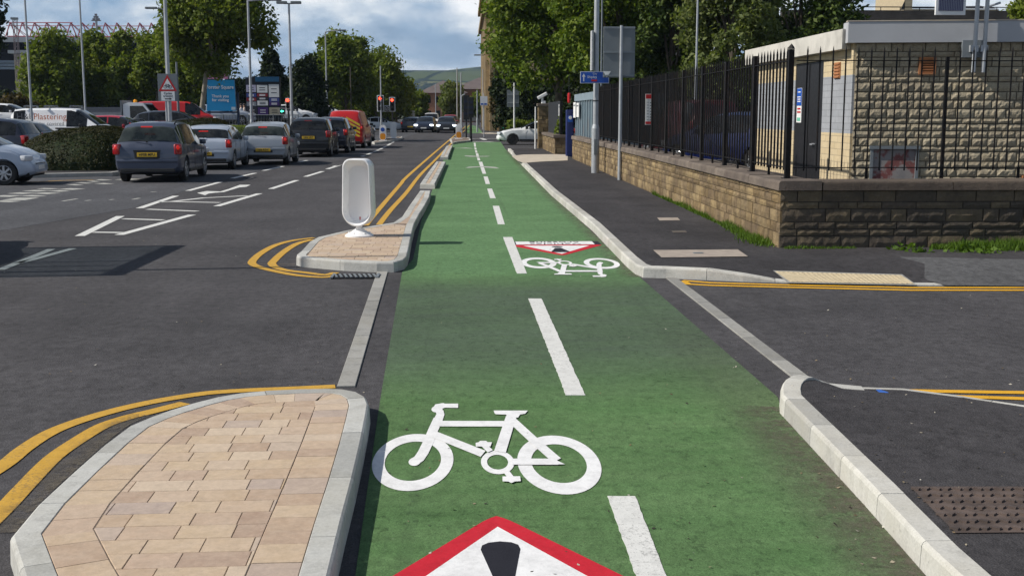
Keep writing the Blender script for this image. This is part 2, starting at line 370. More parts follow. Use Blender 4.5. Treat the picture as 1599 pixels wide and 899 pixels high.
def area(p): return sum(p[i][0]*p[(i+1)%len(p)][1]-p[(i+1)%len(p)][0]*p[i][1] for i in range(len(p)))/2
def inset(poly,d):
    """offset a counter-clockwise polygon inward by d"""
    n=len(poly); out=[]
    for i in range(n):
        a,b,c=poly[i-1],poly[i],poly[(i+1)%n]
        e1=Vector((b[0]-a[0],b[1]-a[1])).normalized(); e2=Vector((c[0]-b[0],c[1]-b[1])).normalized()
        n1=Vector((-e1.y,e1.x)); n2=Vector((-e2.y,e2.x)); m=(n1+n2); l=m.length
        m=m/l if l>1e-6 else n1
        k=max(.5,m.dot(n1)); q=Vector(b)+m*(d/k); out.append((q.x,q.y))
    return out
def clip(poly,clipper):
    out=list(poly); n=len(clipper)
    for i in range(n):
        a,b=clipper[i],clipper[(i+1)%n]; inp=out; out=[]
        if not inp: break
        sd=lambda p:(b[0]-a[0])*(p[1]-a[1])-(b[1]-a[1])*(p[0]-a[0])
        for j in range(len(inp)):
            p,q=inp[j],inp[(j+1)%len(inp)]; sa,sb=sd(p),sd(q)
            if sa>=0: out.append(p)
            if (sa>=0)!=(sb>=0):
                t=sa/(sa-sb); out.append((p[0]+(q[0]-p[0])*t,p[1]+(q[1]-p[1])*t))
    return out
def sweep(mb,pts,off0,w,h,seg,gap=.005,z0=-.04,closed=False,cham=.022,side=1,jit=0.0,segr=None):
    """blocks laid along pts (left side is inside when side=1); h: number or function(x,y)"""
    P_=[Vector(p) for p in pts]
    if closed: P_.append(P_[0].copy())
    n=len(P_); nor=[]
    for i in range(n):
        if closed: a,c=P_[(i-1) if i>0 else n-2],P_[(i+1) if i<n-1 else 1]
        else: a,c=P_[max(i-1,0)],P_[min(i+1,n-1)]
        b=P_[i]; e1=(b-a) if (b-a).length>1e-9 else (c-b); e2=(c-b) if (c-b).length>1e-9 else e1
        e1=e1.normalized();e2=e2.normalized(); n1=Vector((-e1.y,e1.x)); n2=Vector((-e2.y,e2.x)); m=(n1+n2).normalized(); nor.append(m/max(.55,m.dot(n1))*side)
    cum=[0]
    for i in range(1,n): cum.append(cum[-1]+(P_[i]-P_[i-1]).length)
    tot=cum[-1]
    def at(s):
        for i in range(n-1):
            if s<=cum[i+1]+1e-9:
                t=(s-cum[i])/max(1e-9,cum[i+1]-cum[i]); return P_[i].lerp(P_[i+1],t),nor[i].lerp(nor[i+1],t)
        return P_[-1],nor[-1]
    s=0
    while s<tot-.02:
        L=random.choice(segr) if segr else seg
        e=min(tot,s+L)
        if tot-e<L*.3: e=tot
        ss_=[s+gap/2]+[c for c in cum if s+gap<c<e-gap]+[e-gap/2]
        dz=random.uniform(-jit,jit); rings=[]
        for q in ss_:
            b,m=at(q); hh=(h(b.x,b.y) if callable(h) else h)+dz
            c_=min(cham,hh*.6)
            prof=[(off0,z0),(off0+c_*.25,hh-c_),(off0+c_*.5,hh-c_*.35),(off0+c_,hh),(off0+w-.003,hh),(off0+w,hh-.003),(off0+w,z0)]
            rings.append([(b.x+m.x*o,b.y+m.y*o,z) for o,z in prof])
        k=len(rings[0]); v=[p for r_ in rings for p in r_]; f=[]
        for i in range(len(rings)-1):
            for j in range(k-1): f.append((i*k+j,(i+1)*k+j,(i+1)*k+j+1,i*k+j+1))
        f+=[tuple(range(k)),tuple(range((len(rings)-1)*k,len(rings)*k))[::-1]]
        mb.add(v,f); s=e
def hull(pts):
    p=sorted(set(pts)); 
    def half(q):
        o=[]
        for a in q:
            while len(o)>1 and (o[-1][0]-o[-2][0])*(a[1]-o[-2][1])-(o[-1][1]-o[-2][1])*(a[0]-o[-2][0])<=0: o.pop()
            o.append(a)
        return o
    l,u=half(p),half(p[::-1]); return l[:-1]+u[:-1]
def pave(mb,poly,h,row,lens,ang=0.0,gap=.0016,jit=.0009):
    poly=hull([(round(a,4),round(b,4)) for a,b in poly]); ca,sa=math.cos(ang),math.sin(ang); rot=lambda p:(p[0]*ca-p[1]*sa,p[0]*sa+p[1]*ca); inv=lambda p:(p[0]*ca+p[1]*sa,-p[0]*sa+p[1]*ca)
    q=[inv(p) for p in poly]; x0,x1=min(p[0] for p in q),max(p[0] for p in q); y0,y1=min(p[1] for p in q),max(p[1] for p in q)
    y=y0
    while y<y1:
        x=x0-random.uniform(0,.2)
        while x<x1:
            L=random.choice(lens)
            c=clip([(x+gap/2,y+gap/2),(x+L-gap/2,y+gap/2),(x+L-gap/2,y+row-gap/2),(x+gap/2,y+row-gap/2)],q)
            if len(c)>2 and abs(area(c))>4e-4:
                c=[rot(p) for p in c]; z=h+random.uniform(-jit,jit); ins=inset(c,.0022) if area(c)>0 else inset(c[::-1],.0022)
                cc=c if area(c)>0 else c[::-1]; k=len(cc)
                v=[(a,b,z-.05) for a,b in cc]+[(a,b,z-.004) for a,b in cc]+[(a,b,z) for a,b in ins]
                f=[(i,(i+1)%k,k+(i+1)%k,k+i) for i in range(k)]+[(k+i,k+(i+1)%k,2*k+(i+1)%k,2*k+i) for i in range(k)]+[tuple(range(2*k,3*k))]
                mb.add(v,f)
            x+=L
        y+=row
# ---------------------------------------------------------------- ground and road sheets
n=N('far_ground'); n.col(n.ramp(n.noise(.02,6,.6),[(.3,(.05,.07,.025)),(.6,(.09,.105,.045)),(.8,(.13,.12,.08))])); n.rough(.95)
g=MB().quad([(-6000,-300,-.35),(6000,-300,-.35),(6000,9000,-.35),(-6000,9000,-.35)]).build('ground',n.m); struct(g)
road=struct(MB().quad([(-80,-30,0),(40,-30,0),(40,330,0),(-80,330,0)]).build('road',M['asphalt']))
# older, paler carriageway surface on the far side of the lane line
oldp=gz(ZC,[(-900,900),(-500,560),(330,420),(560,380),(860,330),(1000,305)])+gz(ZD,[(415,295),(722,210),(940,158),(1180,108)])+gz(ZE,[(905,540),(1295,360)])+[(-4.2,120),(-20,122),(-40,60),(-40,12)]
MB().prism(oldp,-.02,.003,False).build('worn_carriageway',M['asphalt_old'],road)
# thin strip drawn on the road along the lamp column's shadow line
thin_strip=MB(); thin_strip.ribbon(gz(Z3,[(0,745),(180,748),(330,748)]),.02,.005)
thin_strip.build('shadow_line_strip',M['joint'],road)
# ---------------------------------------------------------------- cycle lane
left=[(566,999),(555,899),(590,650),(597,605),(628,425),(645,405),(658,345),(690,255),(703,232),(709,222)]
right=[(1560,999),(1452,899),(1222,645),(1214,620),(1000,434),(982,418),(789,233),(782,222)]
lanep=GL(left)+GL(right)[::-1]
lane=struct(MB().prism(lanep,-.03,.004,False).build('cycle_lane',M['green']))
MB().prism(gz(ZB,[(330,120),(345,205),(540,206),(520,180),(470,125),(425,118)]),-.02,.004,False).build('far_lane_section',M['green'],lane)
zl=.0075
dash=[[(948.6,776),(992,776),(1039.7,899),(1062,955),(1010,955),(992.5,899)],[(825,467),(845.5,467),(914,618),(884,618)],[(785.5,370.8),(800,370.8),(822.6,427.6),(807.2,427.6)],[(769.5,322),(779.3,322),(788.3,350.8),(777.5,350.8)],[(761,295),(768.2,295),(774.2,310),(765.5,310)],[(755,276),(761.4,276),(765.3,287.7),(758.4,287.7)],[(747.4,253),(753,253),(759,271.7),(753.6,271.7)]]
for q in ([(470,485),(500,485),(510,515),(480,515)],[(457,435),(485,435),(495,478),(468,478)],[(448,400),(470,400),(478,428),(454,428)],[(440,370),(462,370),(468,392),(446,392)],[(434,315),(455,315),(460,360),(440,360)]): dash.append([ZB(*p) for p in q])
for q in dash:
    pts=GL(q); p2=[]
    for i,p in enumerate(pts):     # thermoplastic edges are never ruler straight
        a=pts[(i+1)%len(pts)]; L=math.hypot(a[0]-p[0],a[1]-p[1]); k=max(1,int(L/.05)) if p[1]<14 else 1
        for j in range(k):
            t=j/k; p2.append((p[0]+(a[0]-p[0])*t+random.gauss(0,.0016),p[1]+(a[1]-p[1])*t+random.gauss(0,.003)))
    MB().prism(p2,.002,zl,False).build('centre_dash',M['white_line'],lane)
MB().ribbon(gz(ZB,[(355,600),(440,590),(525,587),(610,592),(710,606)]),[.1,.45,.7,.45,.1],.0085).build('ramp_marking',M['white_old'],lane)
MB().ribbon(gz(ZB,[(340,460),(400,466),(470,470),(540,470),(610,465)]),[.1,.5,.9,.5,.1],.0085).build('ramp_marking',M['white_old'],lane)
MB().ribbon(gz(ZB,[(215,378),(310,374),(415,380)]),[.2,1.0,.2],.0085).build('ramp_marking',M['white_old'],lane)
for pts,w in (([(410,300),(540,302),(655,305)],.5),([(410,268),(540,268),(700,266)],.4),([(520,262),(565,282)],.3)):
    MB().ribbon(gz(ZB,pts),w,.0075).build('stop_line',M['white_line'],lane)
# bicycle symbol: 1.215 m wide, stretched to 1.78 m along the lane
ST=1.78/.743
def bike_symbol():
    mb=MB(); k=[0]
    def z(): k[0]+=1; return .0066+.00028*k[0]
    def ring(cx,cy,ro,ri,n=56):
        zz=z(); v=[];f=[]
        for i in range(n):
            t=2*math.pi*i/n; v+= [(cx+ro*math.cos(t),(cy+ro*math.sin(t))*ST,zz),(cx+ri*math.cos(t),(cy+ri*math.sin(t))*ST,zz)]
        for i in range(n): j=(i+1)%n; f.append((2*i,2*j,2*j+1,2*i+1))
        mb.add(v,f)
    def stroke(pts,w):
        mb.ribbon(pts,w,z()); n=len(pts); 
        mb.v[-2*n:]=[(a,b*ST,c) for a,b,c in mb.v[-2*n:]]
    def fan(pts):
        zz=z(); mb.add([(a,b*ST,zz) for a,b in pts],[tuple(range(len(pts)))])
    def disc(cx,cy,r): fan([(cx+r*math.cos(t*math.pi/10),cy+r*math.sin(t*math.pi/10)) for t in range(20)])
    # local origin: left wheel centre; measured symbol: wheels 0.43 / 0.44 across
    y=lambda Y:(Y-6.105)/ST
    X=lambda x:x+.2925
    lw=(0,0);
    ring(0,0,.2165,.150); ring(X(.486),y(6.03),.2205,.146)
    ring(X(.160),y(6.052),.089,.056)
    stroke([(X(-.285),y(6.075)),(X(-.262),y(6.13)),(X(-.244),y(6.24)),(X(-.222),y(6.45)),(X(-.200),y(6.72)),(X(-.176),y(6.97))],.06); disc(X(-.283),y(6.075),.032)
    stroke([(X(-.176),y(6.95)),(X(-.166),y(7.06)),(X(-.172),y(7.13)),(X(-.192),y(7.17))],[.055,.05,.05,.04]); disc(X(-.190),y(7.19),.035)
    stroke([(X(-.196),y(7.19)),(X(-.185),y(7.255)),(X(-.15),y(7.28)),(X(-.1175),y(7.28))],[.045,.06,.055,.0]) ; fan([(X(-.16),y(7.225)),(X(-.058),y(7.215)),(X(-.058),y(7.325)),(X(-.16),y(7.325))])
    stroke([(X(-.17),y(6.84)),(X(.27),y(6.82))],.053)
    stroke([(X(-.19),y(6.60)),(X(.085),y(6.20))],.055)
    stroke([(X(.178),y(6.235)),(X(.268),y(6.98))],.064)
    fan([(X(.168),y(7.07)),(X(.175),y(7.045)),(X(.24),y(7.03)),(X(.245),y(6.96)),(X(.31),y(6.96)),(X(.325),y(7.03)),(X(.358),y(7.05)),(X(.378),y(7.125)),(X(.165),y(7.135))])
    stroke([(X(.27),y(6.90)),(X(.375),y(6.46)),(X(.478),y(6.06))],.058)
    stroke([(X(.235),y(6.045)),(X(.48),y(6.035))],.046); fan([(X(.44),y(6.13)),(X(.515),y(5.985)),(X(.44),y(5.985))])
    fan([(X(.046),y(6.335)),(X(.128),y(6.335)),(X(.138),y(6.42)),(X(.115),y(6.42)),(X(.105),y(6.45)),(X(.072),y(6.45)),(X(.062),y(6.42)),(X(.046),y(6.41))])
    stroke([(X(.090),y(6.37)),(X(.125),y(6.24))],.034)
    stroke([(X(.200),y(5.87)),(X(.222),y(5.76))],.032)
    fan([(X(.176),y(5.705)),(X(.205),y(5.70)),(X(.22),y(5.675)),(X(.238),y(5.70)),(X(.268),y(5.705)),(X(.268),y(5.785)),(X(.178),y(5.785))])
    return mb
sym=bike_symbol().build('bicycle_symbol',M['white_bright'],lane); sym.location=(-.2925,6.105,0)
tag(sym,'large white bicycle symbol right way up')
s2=sym.copy(); COL.objects.link(s2); s2.parent=lane; s2.rotation_euler=(0,0,math.pi)
a=G(968,413); s2.location=(a[0]-.2165,14.35,0); tag(s2,'smaller looking upside down white bicycle symbol')
# red bordered warning triangles painted on the lane
def tri_mark(name,loc,rz,L,hw,plate,label):
    def rt(L,hw,r,top):  # outline with rounded apex at (0,0), base at y=-L
        sl=hw/L; pts=[]
        for i in range(7):
            t=-1+2*i/6.; pts.append((r*t,-abs(r*t)/sl*.5-(r/sl)*.25*(t*t)*1.0-.0))
        return pts+[(hw,-L+.06),(hw-.05,-L),(-hw+.05,-L),(-hw,-L+.06)]
    b=MB().prism(rt(L,hw,.09,0),.002,.0070,False).build(name,M['red_line'],lane); b.location=loc; b.rotation_euler=(0,0,rz); tag(b,label)
    i=.135 if plate is None else .13
    w=MB().prism([(0,-i-.01),(hw*.86-.09,-L+.115),(-hw*.86+.09,-L+.115)],.004,.0078,False).build('white_field',M['white_bright'],b)
    e=MB(); es_=1.0 if plate is None else 1.45
    top=-(.33 if plate is None else .30)
    arc=[(-.085,top-.085),(-.078,top-.04),(-.05,top-.012),(0,top),(.05,top-.012),(.078,top-.04),(.085,top-.085)]
    e.prism(arc[::-1]+[(-.028,top-.47),(.028,top-.47)],.004,.0086,False)
    e.prism([(.055*math.cos(t*.524),top-.6+.075*math.sin(t*.524)) for t in range(12)],.004,.0086,False)
    e.v=[(a*es_,top+(b-top)*1.1,c) for a,b,c in e.v]
    e.build('exclamation_mark',M['black_line'],b)
    if plate:
        MB().prism([(-hw,-L-.44),(hw,-L-.44),(hw,-L-.01),(-hw,-L-.01)],.003,.0066,False).build('plate_border',M['black_line'],b)
        pl=MB().prism([(-hw+.09,-L-.42),(hw-.09,-L-.42),(hw-.09,-L-.03),(-hw+.09,-L-.03)],.003,.0074,False).build('supplementary_plate',M['white_bright'],b)
        text('plate_text','Vehicles',.22,M['black_line'],pl,(0,-L-.125,.0085),(0,0,0),ext=.0005)
        text('plate_text','crossing',.22,M['black_line'],pl,(0,-L-.32,.0085),(0,0,0),ext=.0005)
    return b
ap=G(775,807); tri_mark('warning_triangle',(ap[0],ap[1],0),R(1),1.25,.76,None,'red bordered warning triangle nearest the camera')
ap=G(879,399); tri_mark('warning_triangle',(ap[0],ap[1],0),math.pi,1.22,.645,True,'upside down red bordered warning triangle with a text plate')
# ---------------------------------------------------------------- left road markings
zr=.0052
def line(pts,w=.12,m='white_line',name='lane_line'): MB().ribbon(pts,w,zr).build(name,M[m],road)
for pts in ([(590,515),(890,368)],[(690,487),(900,490)],[(910,388),(1210,397)],[(880,507),(1420,358)],[(1090,317),(1460,332)],[(1030,310),(1300,218)]): line(gz(ZC,pts),.15)
for pts in ([(215,381),(290,378),(640,385)],[(310,377),(520,353),(830,337)],[(615,410),(912,322)],[(990,290),(1172,230)],[(1230,205),(1350,168)],[(1382,152),(1475,123)],[(415,303),(640,242)],[(722,217),(882,180)],[(938,163),(1075,133)],[(1180,105),(1240,92)]): line(gz(ZD,pts),.15)
for pts in ([(590,652),(668,637)],[(905,542),(945,530)],[(970,520),(1025,497)],[(1045,490),(1098,467)],[(1108,463),(1148,445)],[(1152,440),(1190,423)],[(1200,417),(1238,395)],[(1250,387),(1295,360)]): line(gz(ZE,pts),.15)
MB().prism(gz(ZD,[(480,318),(545,305),(640,308),(700,290),(775,262),(850,262),(820,275),(770,280),(665,312),(600,317),(560,322),(535,333)]),.002,zr,False).build('arrow_marking',M['white_line'],road)
for pts in ([(0,225),(95,215)],[(110,203),(210,195)],[(220,185),(315,177)],[(320,168),(385,163)],[(5,263),(90,255)],[(100,250),(205,232)],[(200,222),(290,215)],[(290,203),(390,195)],[(390,185),(480,180)],[(480,172),(575,164)],[(525,138),(585,135)],[(595,125),(650,122)],[(665,112),(715,110)],[(720,102),(790,98)],[(730,130),(805,126)],[(900,100),(985,92)]): line(gz(ZC,pts),.5,'white_old','give_way_dash')
line(gz(ZC,[(0,765),(150,705),(290,650),(380,612)]),.11,'white_old'); line(gz(ZC,[(130,715),(240,690),(540,607)]),.11,'white_old')
line(gz(ZC,[(205,118),(460,105),(720,100)]),.12,'yellow_line','yellow_line')
for pts in ([(810,248),(840,244)],[(630,255),(670,250)],[(460,258),(570,240)],[(980,245),(1030,235)],[(1115,190),(1155,187)]): line(gz(ZC,pts),.08,'white_old','worn_mark')
# double yellow lines round the kerbed islands
W=.105
def smooth_line(p,k=5):
    o=[]
    for i in range(len(p)-1):
        a,b,c,d=p[max(i-1,0)],p[i],p[i+1],p[min(i+2,len(p)-1)]
        for j in range(k):
            t=j/k; o.append(tuple(.5*((2*b[q])+(-a[q]+c[q])*t+(2*a[q]-5*b[q]+4*c[q]-d[q])*t*t+(-a[q]+3*b[q]-3*c[q]+d[q])*t**3) for q in(0,1)))
    return o+[p[-1]]
def yl(z,pts,m='yellow_line',w=W): MB().ribbon(smooth_line(gz(z,pts)) if len(pts)>2 and m=='yellow_line' else gz(z,pts),w,zr).build('yellow_line',M[m],road)
yl(Z6,[(-300,560),(0,375),(100,297),(210,228),(340,177),(500,131),(650,98),(800,73),(900,61),(1050,52),(1200,46),(1395,37)])
yl(Z6,[(-300,850),(0,562),(100,457),(220,335),(330,258),(430,200),(530,166),(625,143),(700,124),(770,106)])
yl(Z3,[(612,818),(540,828),(470,829),(330,816),(200,791),(105,767),(58,745),(62,722),(110,678),(200,628),(310,597),(450,578)])
yl(Z3,[(590,800),(520,815),(400,801),(280,787),(210,768),(182,745),(195,725),(240,682),(310,633),(370,607),(440,590)])
yl(Z3,[(780,500),(845,420),(1000,240),(1085,152),(1305,-38),(1416,-132)]); 0 and yl(ZA,[(430,880),(560,760),(700,620),(790,530),(850,490)])
yl(Z3,[(865,495),(940,400),(1040,290),(1130,175),(1230,75),(1329,-27),(1424,-120),(1460,-160)]); 0 and yl(ZA,[(505,890),(620,760),(750,630),(830,540),(872,494)])
yl(lambda x,y:(x,y),[(1066,438.5),(1110,442),(1230,445.5),(1420,449.5),(1599,449.5),(1800,452)],'yellow_new',.09)
yl(lambda x,y:(x,y),[(1066,439.5),(1075,444),(1110,446),(1230,449),(1420,453.5),(1599,453.5),(1800,456)],'yellow_new',.09)
yl(lambda x,y:(x,y),[(1410,610.5),(1500,612),(1599,613.5),(1750,616)],'yellow_new',.085)
yl(lambda x,y:(x,y),[(1478,619.5),(1540,621),(1599,623),(1750,627)],'yellow_new',.085)
# flush concrete strips across the side-road mouth
fl=MB()
for a,b in (([(541,605),(598,424)],.125),([(1046,433),(1272,607)],.12)):
    sweep(fl,GL(a),-.06,b,.012,.914,cham=.004,jit=.0015)
fl.build('flush_kerb',M['flush'],road)
# ---------------------------------------------------------------- kerbed islands
def island(px,z,paves=True,h=.12,kw=.125,rows=.157,ang=0.0,body=None,border=True,label=None,mat='kerb'):
    poly=gz(z,px,h)
    if area(poly)<0: poly=poly[::-1]
    mb=MB(); sweep(mb,poly,0,kw,h,.8,closed=True,jit=.001)
    k=struct(mb.build('kerbed_island',M[mat]))
    inn=inset(poly,kw*.6); MB().prism(inn,-.04,h-.0055,False).build('joint_bed',M['joint'],k)
    if paves:
        mb=MB(); ins=inset(poly,kw+.002)
        if border:
            sweep(mb,ins,0,.198,h-.002,.2,closed=True,cham=.003,jit=.0010,segr=[.13,.16,.16,.2,.235],gap=.002); ins=inset(poly,kw+.204)
        if body: ins=body(poly)
        pave(mb,ins,h-.002,rows,[.157,.2,.2,.235,.235,.27],ang)
        mb.build('block_paving',M['paver'],k)
    return k
island([(1338,1000),(1380,823),(1432,600),(1478,420),(1512,270),(1532,165),(1541,108),(1528,76),(1490,55),(1430,44),(1370,41),(1250,43),(1100,50),(1000,59),(900,76),(800,101),(700,131),(620,159),(530,197),(430,271),(300,385),(150,522),(35,658),(85,823),(150,1000)],Z6,ang=R(1.5))
mid=[(335,690),(370,701),(500,712),(640,724),(850,733),(960,733),(1025,716),(1047,695),(1060,640),(1075,560),(1092,490),(1125,425),(1160,370),(1188,318),(1197,275),(1125,275),(1060,365),(1010,440),(950,480),(840,497),(640,532),(470,572),(420,600),(370,655),(338,680)]
poly=gz(Z3,mid,.12)
if area(poly)<0: poly=poly[::-1]
mb=MB(); sweep(mb,poly,0,.125,.12,.8,closed=True,jit=.001); k=struct(mb.build('kerbed_island',M['kerb']))
MB().prism(inset(poly,.07),-.04,.1145,False).build('joint_bed',M['joint'],k)
body=gz(Z3,[(338,690),(370,702),(500,713),(640,724),(850,733),(960,733),(1025,716),(1047,695),(1060,640),(1075,560),(1090,494),(950,480),(840,497),(640,532),(470,572),(420,600),(370,655)],.12)
if area(body)<0: body=body[::-1]
mb=MB(); pave(mb,inset(body,.128),.118,.157,[.157,.2,.235,.27],0.0)
nl=gz(Z3,[(985,486),(1050,420),(1100,350),(1138,283)],.12); nr=gz(Z3,[(1062,486),(1096,420),(1140,340),(1160,283)],.12)
for i in range(3):
    for j in range(5):
        t0,t1=j/5+.004,(j+1)/5-.004; L=lambda a,b,t:(a[0]+(b[0]-a[0])*t,a[1]+(b[1]-a[1])*t)
        mb.prism([L(nl[i],nl[i+1],t0),L(nr[i],nr[i+1],t0),L(nr[i],nr[i+1],t1),L(nl[i],nl[i+1],t1)],.05,.118)
mb.build('block_paving',M['paver'],k)
def narrow(px,z,h=.12):
    p=gz(z,px,h)
    if area(p)<0: p=p[::-1]
    mb=MB(); sweep(mb,p,0,.14,h,.8,closed=True,jit=.001); k=struct(mb.build('kerbed_island',M['kerb']))
    MB().prism(inset(p,.07),-.04,h-.012,False).build('joint_bed',M['joint'],k)
    mb=MB(); pave(mb,inset(p,.145),h-.002,.2,[.16,.2,.24]); mb.build('block_paving',M['paver'],k)
narrow([(1125,233),(1222,235),(1260,158),(1292,92),(1230,90),(1180,155)],Z3)
narrow([(782,612),(850,612),(870,560),(888,516),(836,520),(808,562)],ZA)
island([(862,462),(905,450),(1010,450),(1040,458),(1038,474),(925,486),(885,494)],ZA,paves=False,mat='kerb_light')
island([(215,487),(300,456),(400,447),(462,443),(476,449),(420,468),(330,482),(240,494)],ZA,paves=False,mat='kerb_light')
# road gully beside the middle island
gu=struct(MB().box((*gz(Z3,[(715,828)])[0],.004),(.52,.30,.02)).build('drain_grate',M['iron'])); gx,gy=gz(Z3,[(715,828)])[0]
mb=MB()
for i in range(9): mb.box((gx-.22+i*.055,gy,.018),(.022,.26,.012),rz=R(12))
for sx in(-.255,.255): mb.box((gx+sx,gy,.018),(.03,.32,.014))
mb.build('grate_bars',M['galv_dark'],gu)
# ---------------------------------------------------------------- right-hand kerbs and footways
XA=G(1105,438)[0]; XB=G(1240,442)[0]
edgeF=GL([(1004,433.5),(1040,434.5),(1105,437.5),(1160,440),(1230,442),(1420,446.5),(1599,447.5),(1750,450),(2100,456)])
edgeN=GL([(1262,606),(1290,606.5),(1330,607),(1410,609.5),(1500,621),(1599,636),(1750,660),(2000,690)])
def ydist(edge,x):
    for i in range(len(edge)-1):
        if x<=edge[i+1][0] or i==len(edge)-2:
            a,b=edge[i],edge[i+1]; t=(x-a[0])/(b[0]-a[0]); return a[1]+(b[1]-a[1])*t
def zfar(x,y): return .12-.106*S((x-XA)/(XB-XA))*(1-S((y-ydist(edgeF,x))/1.3))
def znear(x,y): return .12-.106*S((x-2.16)/.42)*(1-S((ydist(edgeN,x)-y)/.9)) if x>2.1 else .12
kr=gz(Z7,[(1190,1150),(1000,899+253),(745,899),(485,600),(270,365),(105,185)])+GL([(1216.5,634),(1219,626),(1224,619.5),(1232,614),(1243,610),(1260,607),(1292,606),(1345,607.2)])
mb=MB(); sweep(mb,kr[1:],0,.13,lambda x,y:znear(x+.02,y-.13)+.004 if y>7.0 else .123,.60,side=-1,jit=.0008)
sweep(mb,edgeN[2:],0,.05,.016,.914,side=-1,cham=.004); kn=struct(mb.build('kerb',M['kerb_light']))
kl=GL([(793,236),(861,306),(924,360),(978,417),(992,429)])+edgeF[:-1]
mb=MB(); sweep(mb,kl,0,.135,lambda x,y:(max(.014,zfar(x,y+.1)+.003)) if y<45.5 or y>52.5 else .05,.75,side=1,jit=.0008); kf=struct(mb.build('kerb',M['kerb_light']))
def surf(name,boundary,zf,mat,grid,off=0.0):
    pts=[Vector(p) for p in boundary]; n=len(pts)
    xs=[p.x for p in pts]; ys=[p.y for p in pts]
    def inside(x,y):
        c=False; j=n-1
        for i in range(n):
            if (pts[i].y>y)!=(pts[j].y>y) and x<(pts[j].x-pts[i].x)*(y-pts[i].y)/(pts[j].y-pts[i].y)+pts[i].x: c=not c
            j=i
        return c
    allp=pts[:]; x=min(xs)
    while x<max(xs):
        y=min(ys)
        while y<min(max(ys),30):
            if inside(x,y): allp.append(Vector((x,y)))
            y+=grid
        x+=grid
    vo,_,fo,*_=delaunay_2d_cdt(allp,[(i,(i+1)%n) for i in range(n)],[],1,1e-5)
    mb=MB(); mb.add([(v.x,v.y,zf(v.x,v.y)+off) for v in vo],[tuple(f) for f in fo]); o=mb.build(name,mat,smooth=60)
    for p in o.data.polygons:
        if p.normal.z<0: p.flip()
    return struct(o)
off=lambda pts,dx,dy:[(x+dx,y+dy) for x,y in pts]
surf('footway',off(kr[1:6],.07,0)+off(kr[6:-1],.05,-.045)+off(edgeN[2:],0,-.03)+[(14,5),(14,2.5)],lambda x,y:znear(x,y)-.001,M['asphalt_path'],.3)
kfa=GL([(793,236),(861,306),(924,360),(978,417)])
surf('footway',off(kfa,.07,0)+off(GL([(992,429)]),.07,.03)+off(edgeF[:-1],.02,.07)+[(14,15.2),(4.25,15),(4.2,45),(3.9,58)],lambda x,y:zfar(x,y)-.001,M['asphalt_path'],.4)
# greyer patch of footway by the wall
def drape(name,poly,zf,mat,parent=None,off=.004,grid=.3):
    o=surf(name,poly,zf,mat,grid,off)
    return o
drape('footway_patch',GL([(1405,404),(1450,428)],.1)+GL([(1475,446),(1700,448)],.012)+GL([(1700,412),(1599,408)],.1),zfar,M['asphalt_grey'])
tp=GL([(1210,419.5),(1407,424.5)],.09)+GL([(1428,443.5),(1234,440.5)],.02); tb=drape('tactile_border',GL([(1207,418.5),(1409,423.5)],.09)+GL([(1432,444.8),(1231,441.6)],.02),zfar,M['flush'],off=.004)
tc_=drape('tactile_paving',tp,zfar,M['tactile'],off=.009); 
mb=MB(); 
for i in range(26):
    for j in range(9):
        a,b,c,d=tp; u,v=(i+.5)/26,(j+.5)/9; x=(a[0]*(1-u)+b[0]*u)*(1-v)+(d[0]*(1-u)+c[0]*u)*v; y=(a[1]*(1-u)+b[1]*u)*(1-v)+(d[1]*(1-u)+c[1]*u)*v
        mb.lathe([(.018,0),(.016,.005),(.009,.006)],8,(x,y,zfar(x,y)+.008))
mb.build('blister_studs',M['tactile'],tc_)
drape('stone_slab',GL([(1020,391),(1152,390),(1168,401),(1033,402.5)],.12),zfar,M['slab'],off=.006)
MB().box((*G(1090,396,.12),.130),(.12,.08,.006)).build('slab_cover',M['galv_dark'])['kind']='structure'
drape('worn_patch',GL([(1026,340),(1058,340),(1062,344),(1030,344.5)],.12),zfar,M['slab'],off=.003)
drape('worn_patch',GL([(1048,360.5),(1070,360),(1073,363),(1051,363.5)],.12),zfar,plain('dark_patch',(.09,.075,.062),.9,var=.3,scale=20),off=.003)
drape('crossing_paving',gz(ZB,[(865,465),(1000,448),(1330,445),(1500,448),(1500,515),(1200,528),(1000,545),(930,520)],.12),lambda x,y:.12,M['paleslab'],off=.008)
drape('crossing_paving',gz(ZB,[(690,200),(610,195),(500,200),(540,208),(700,210),(720,204)],.05),lambda x,y:.02,M['paleslab'],off=.008)
# rusty cast-iron cover let into the near footway
cv=gz(Z7,[(680,508),(1230,508),(1430,708),(880,712)],.12)
cover=surf('manhole_cover',cv,znear,plain('rusty_iron',(.105,.078,.066),.75,metal=.2,var=.4,scale=9,dirt=((.035,.03,.028),.7)),.3,off=.004)
mb=MB()
for i in range(12):
    for j in range(7):
        a,b,c,d=cv; u,v=(i+.5+.5*(j%2)-.25)/12,(j+.5)/7; x=(a[0]*(1-u)+b[0]*u)*(1-v)+(d[0]*(1-u)+c[0]*u)*v; y=(a[1]*(1-u)+b[1]*u)*(1-v)+(d[1]*(1-u)+c[1]*u)*v
        mb.box((x,y,znear(x,y)+.008),(.036,.022,.010),rz=R(45 if (i+j)%2 else -45))
mb.build('raised_studs',bpy.data.materials['rusty_iron'],cover)
b1=gz(Z7,[(537,88),(560,98),(588,110)],.02); MB().ribbon([(b1[0][0],b1[0][1]),(b1[1][0],b1[1][1]-.0),(b1[2][0],b1[2][1])],[.03,.06,.03],znear(b1[1][0],b1[1][1])+.006).build('blue_paint_mark',plain('blue_spray',(.03,.12,.45),.7))['kind']='structure'
# scraps of litter and grit on the surfaces

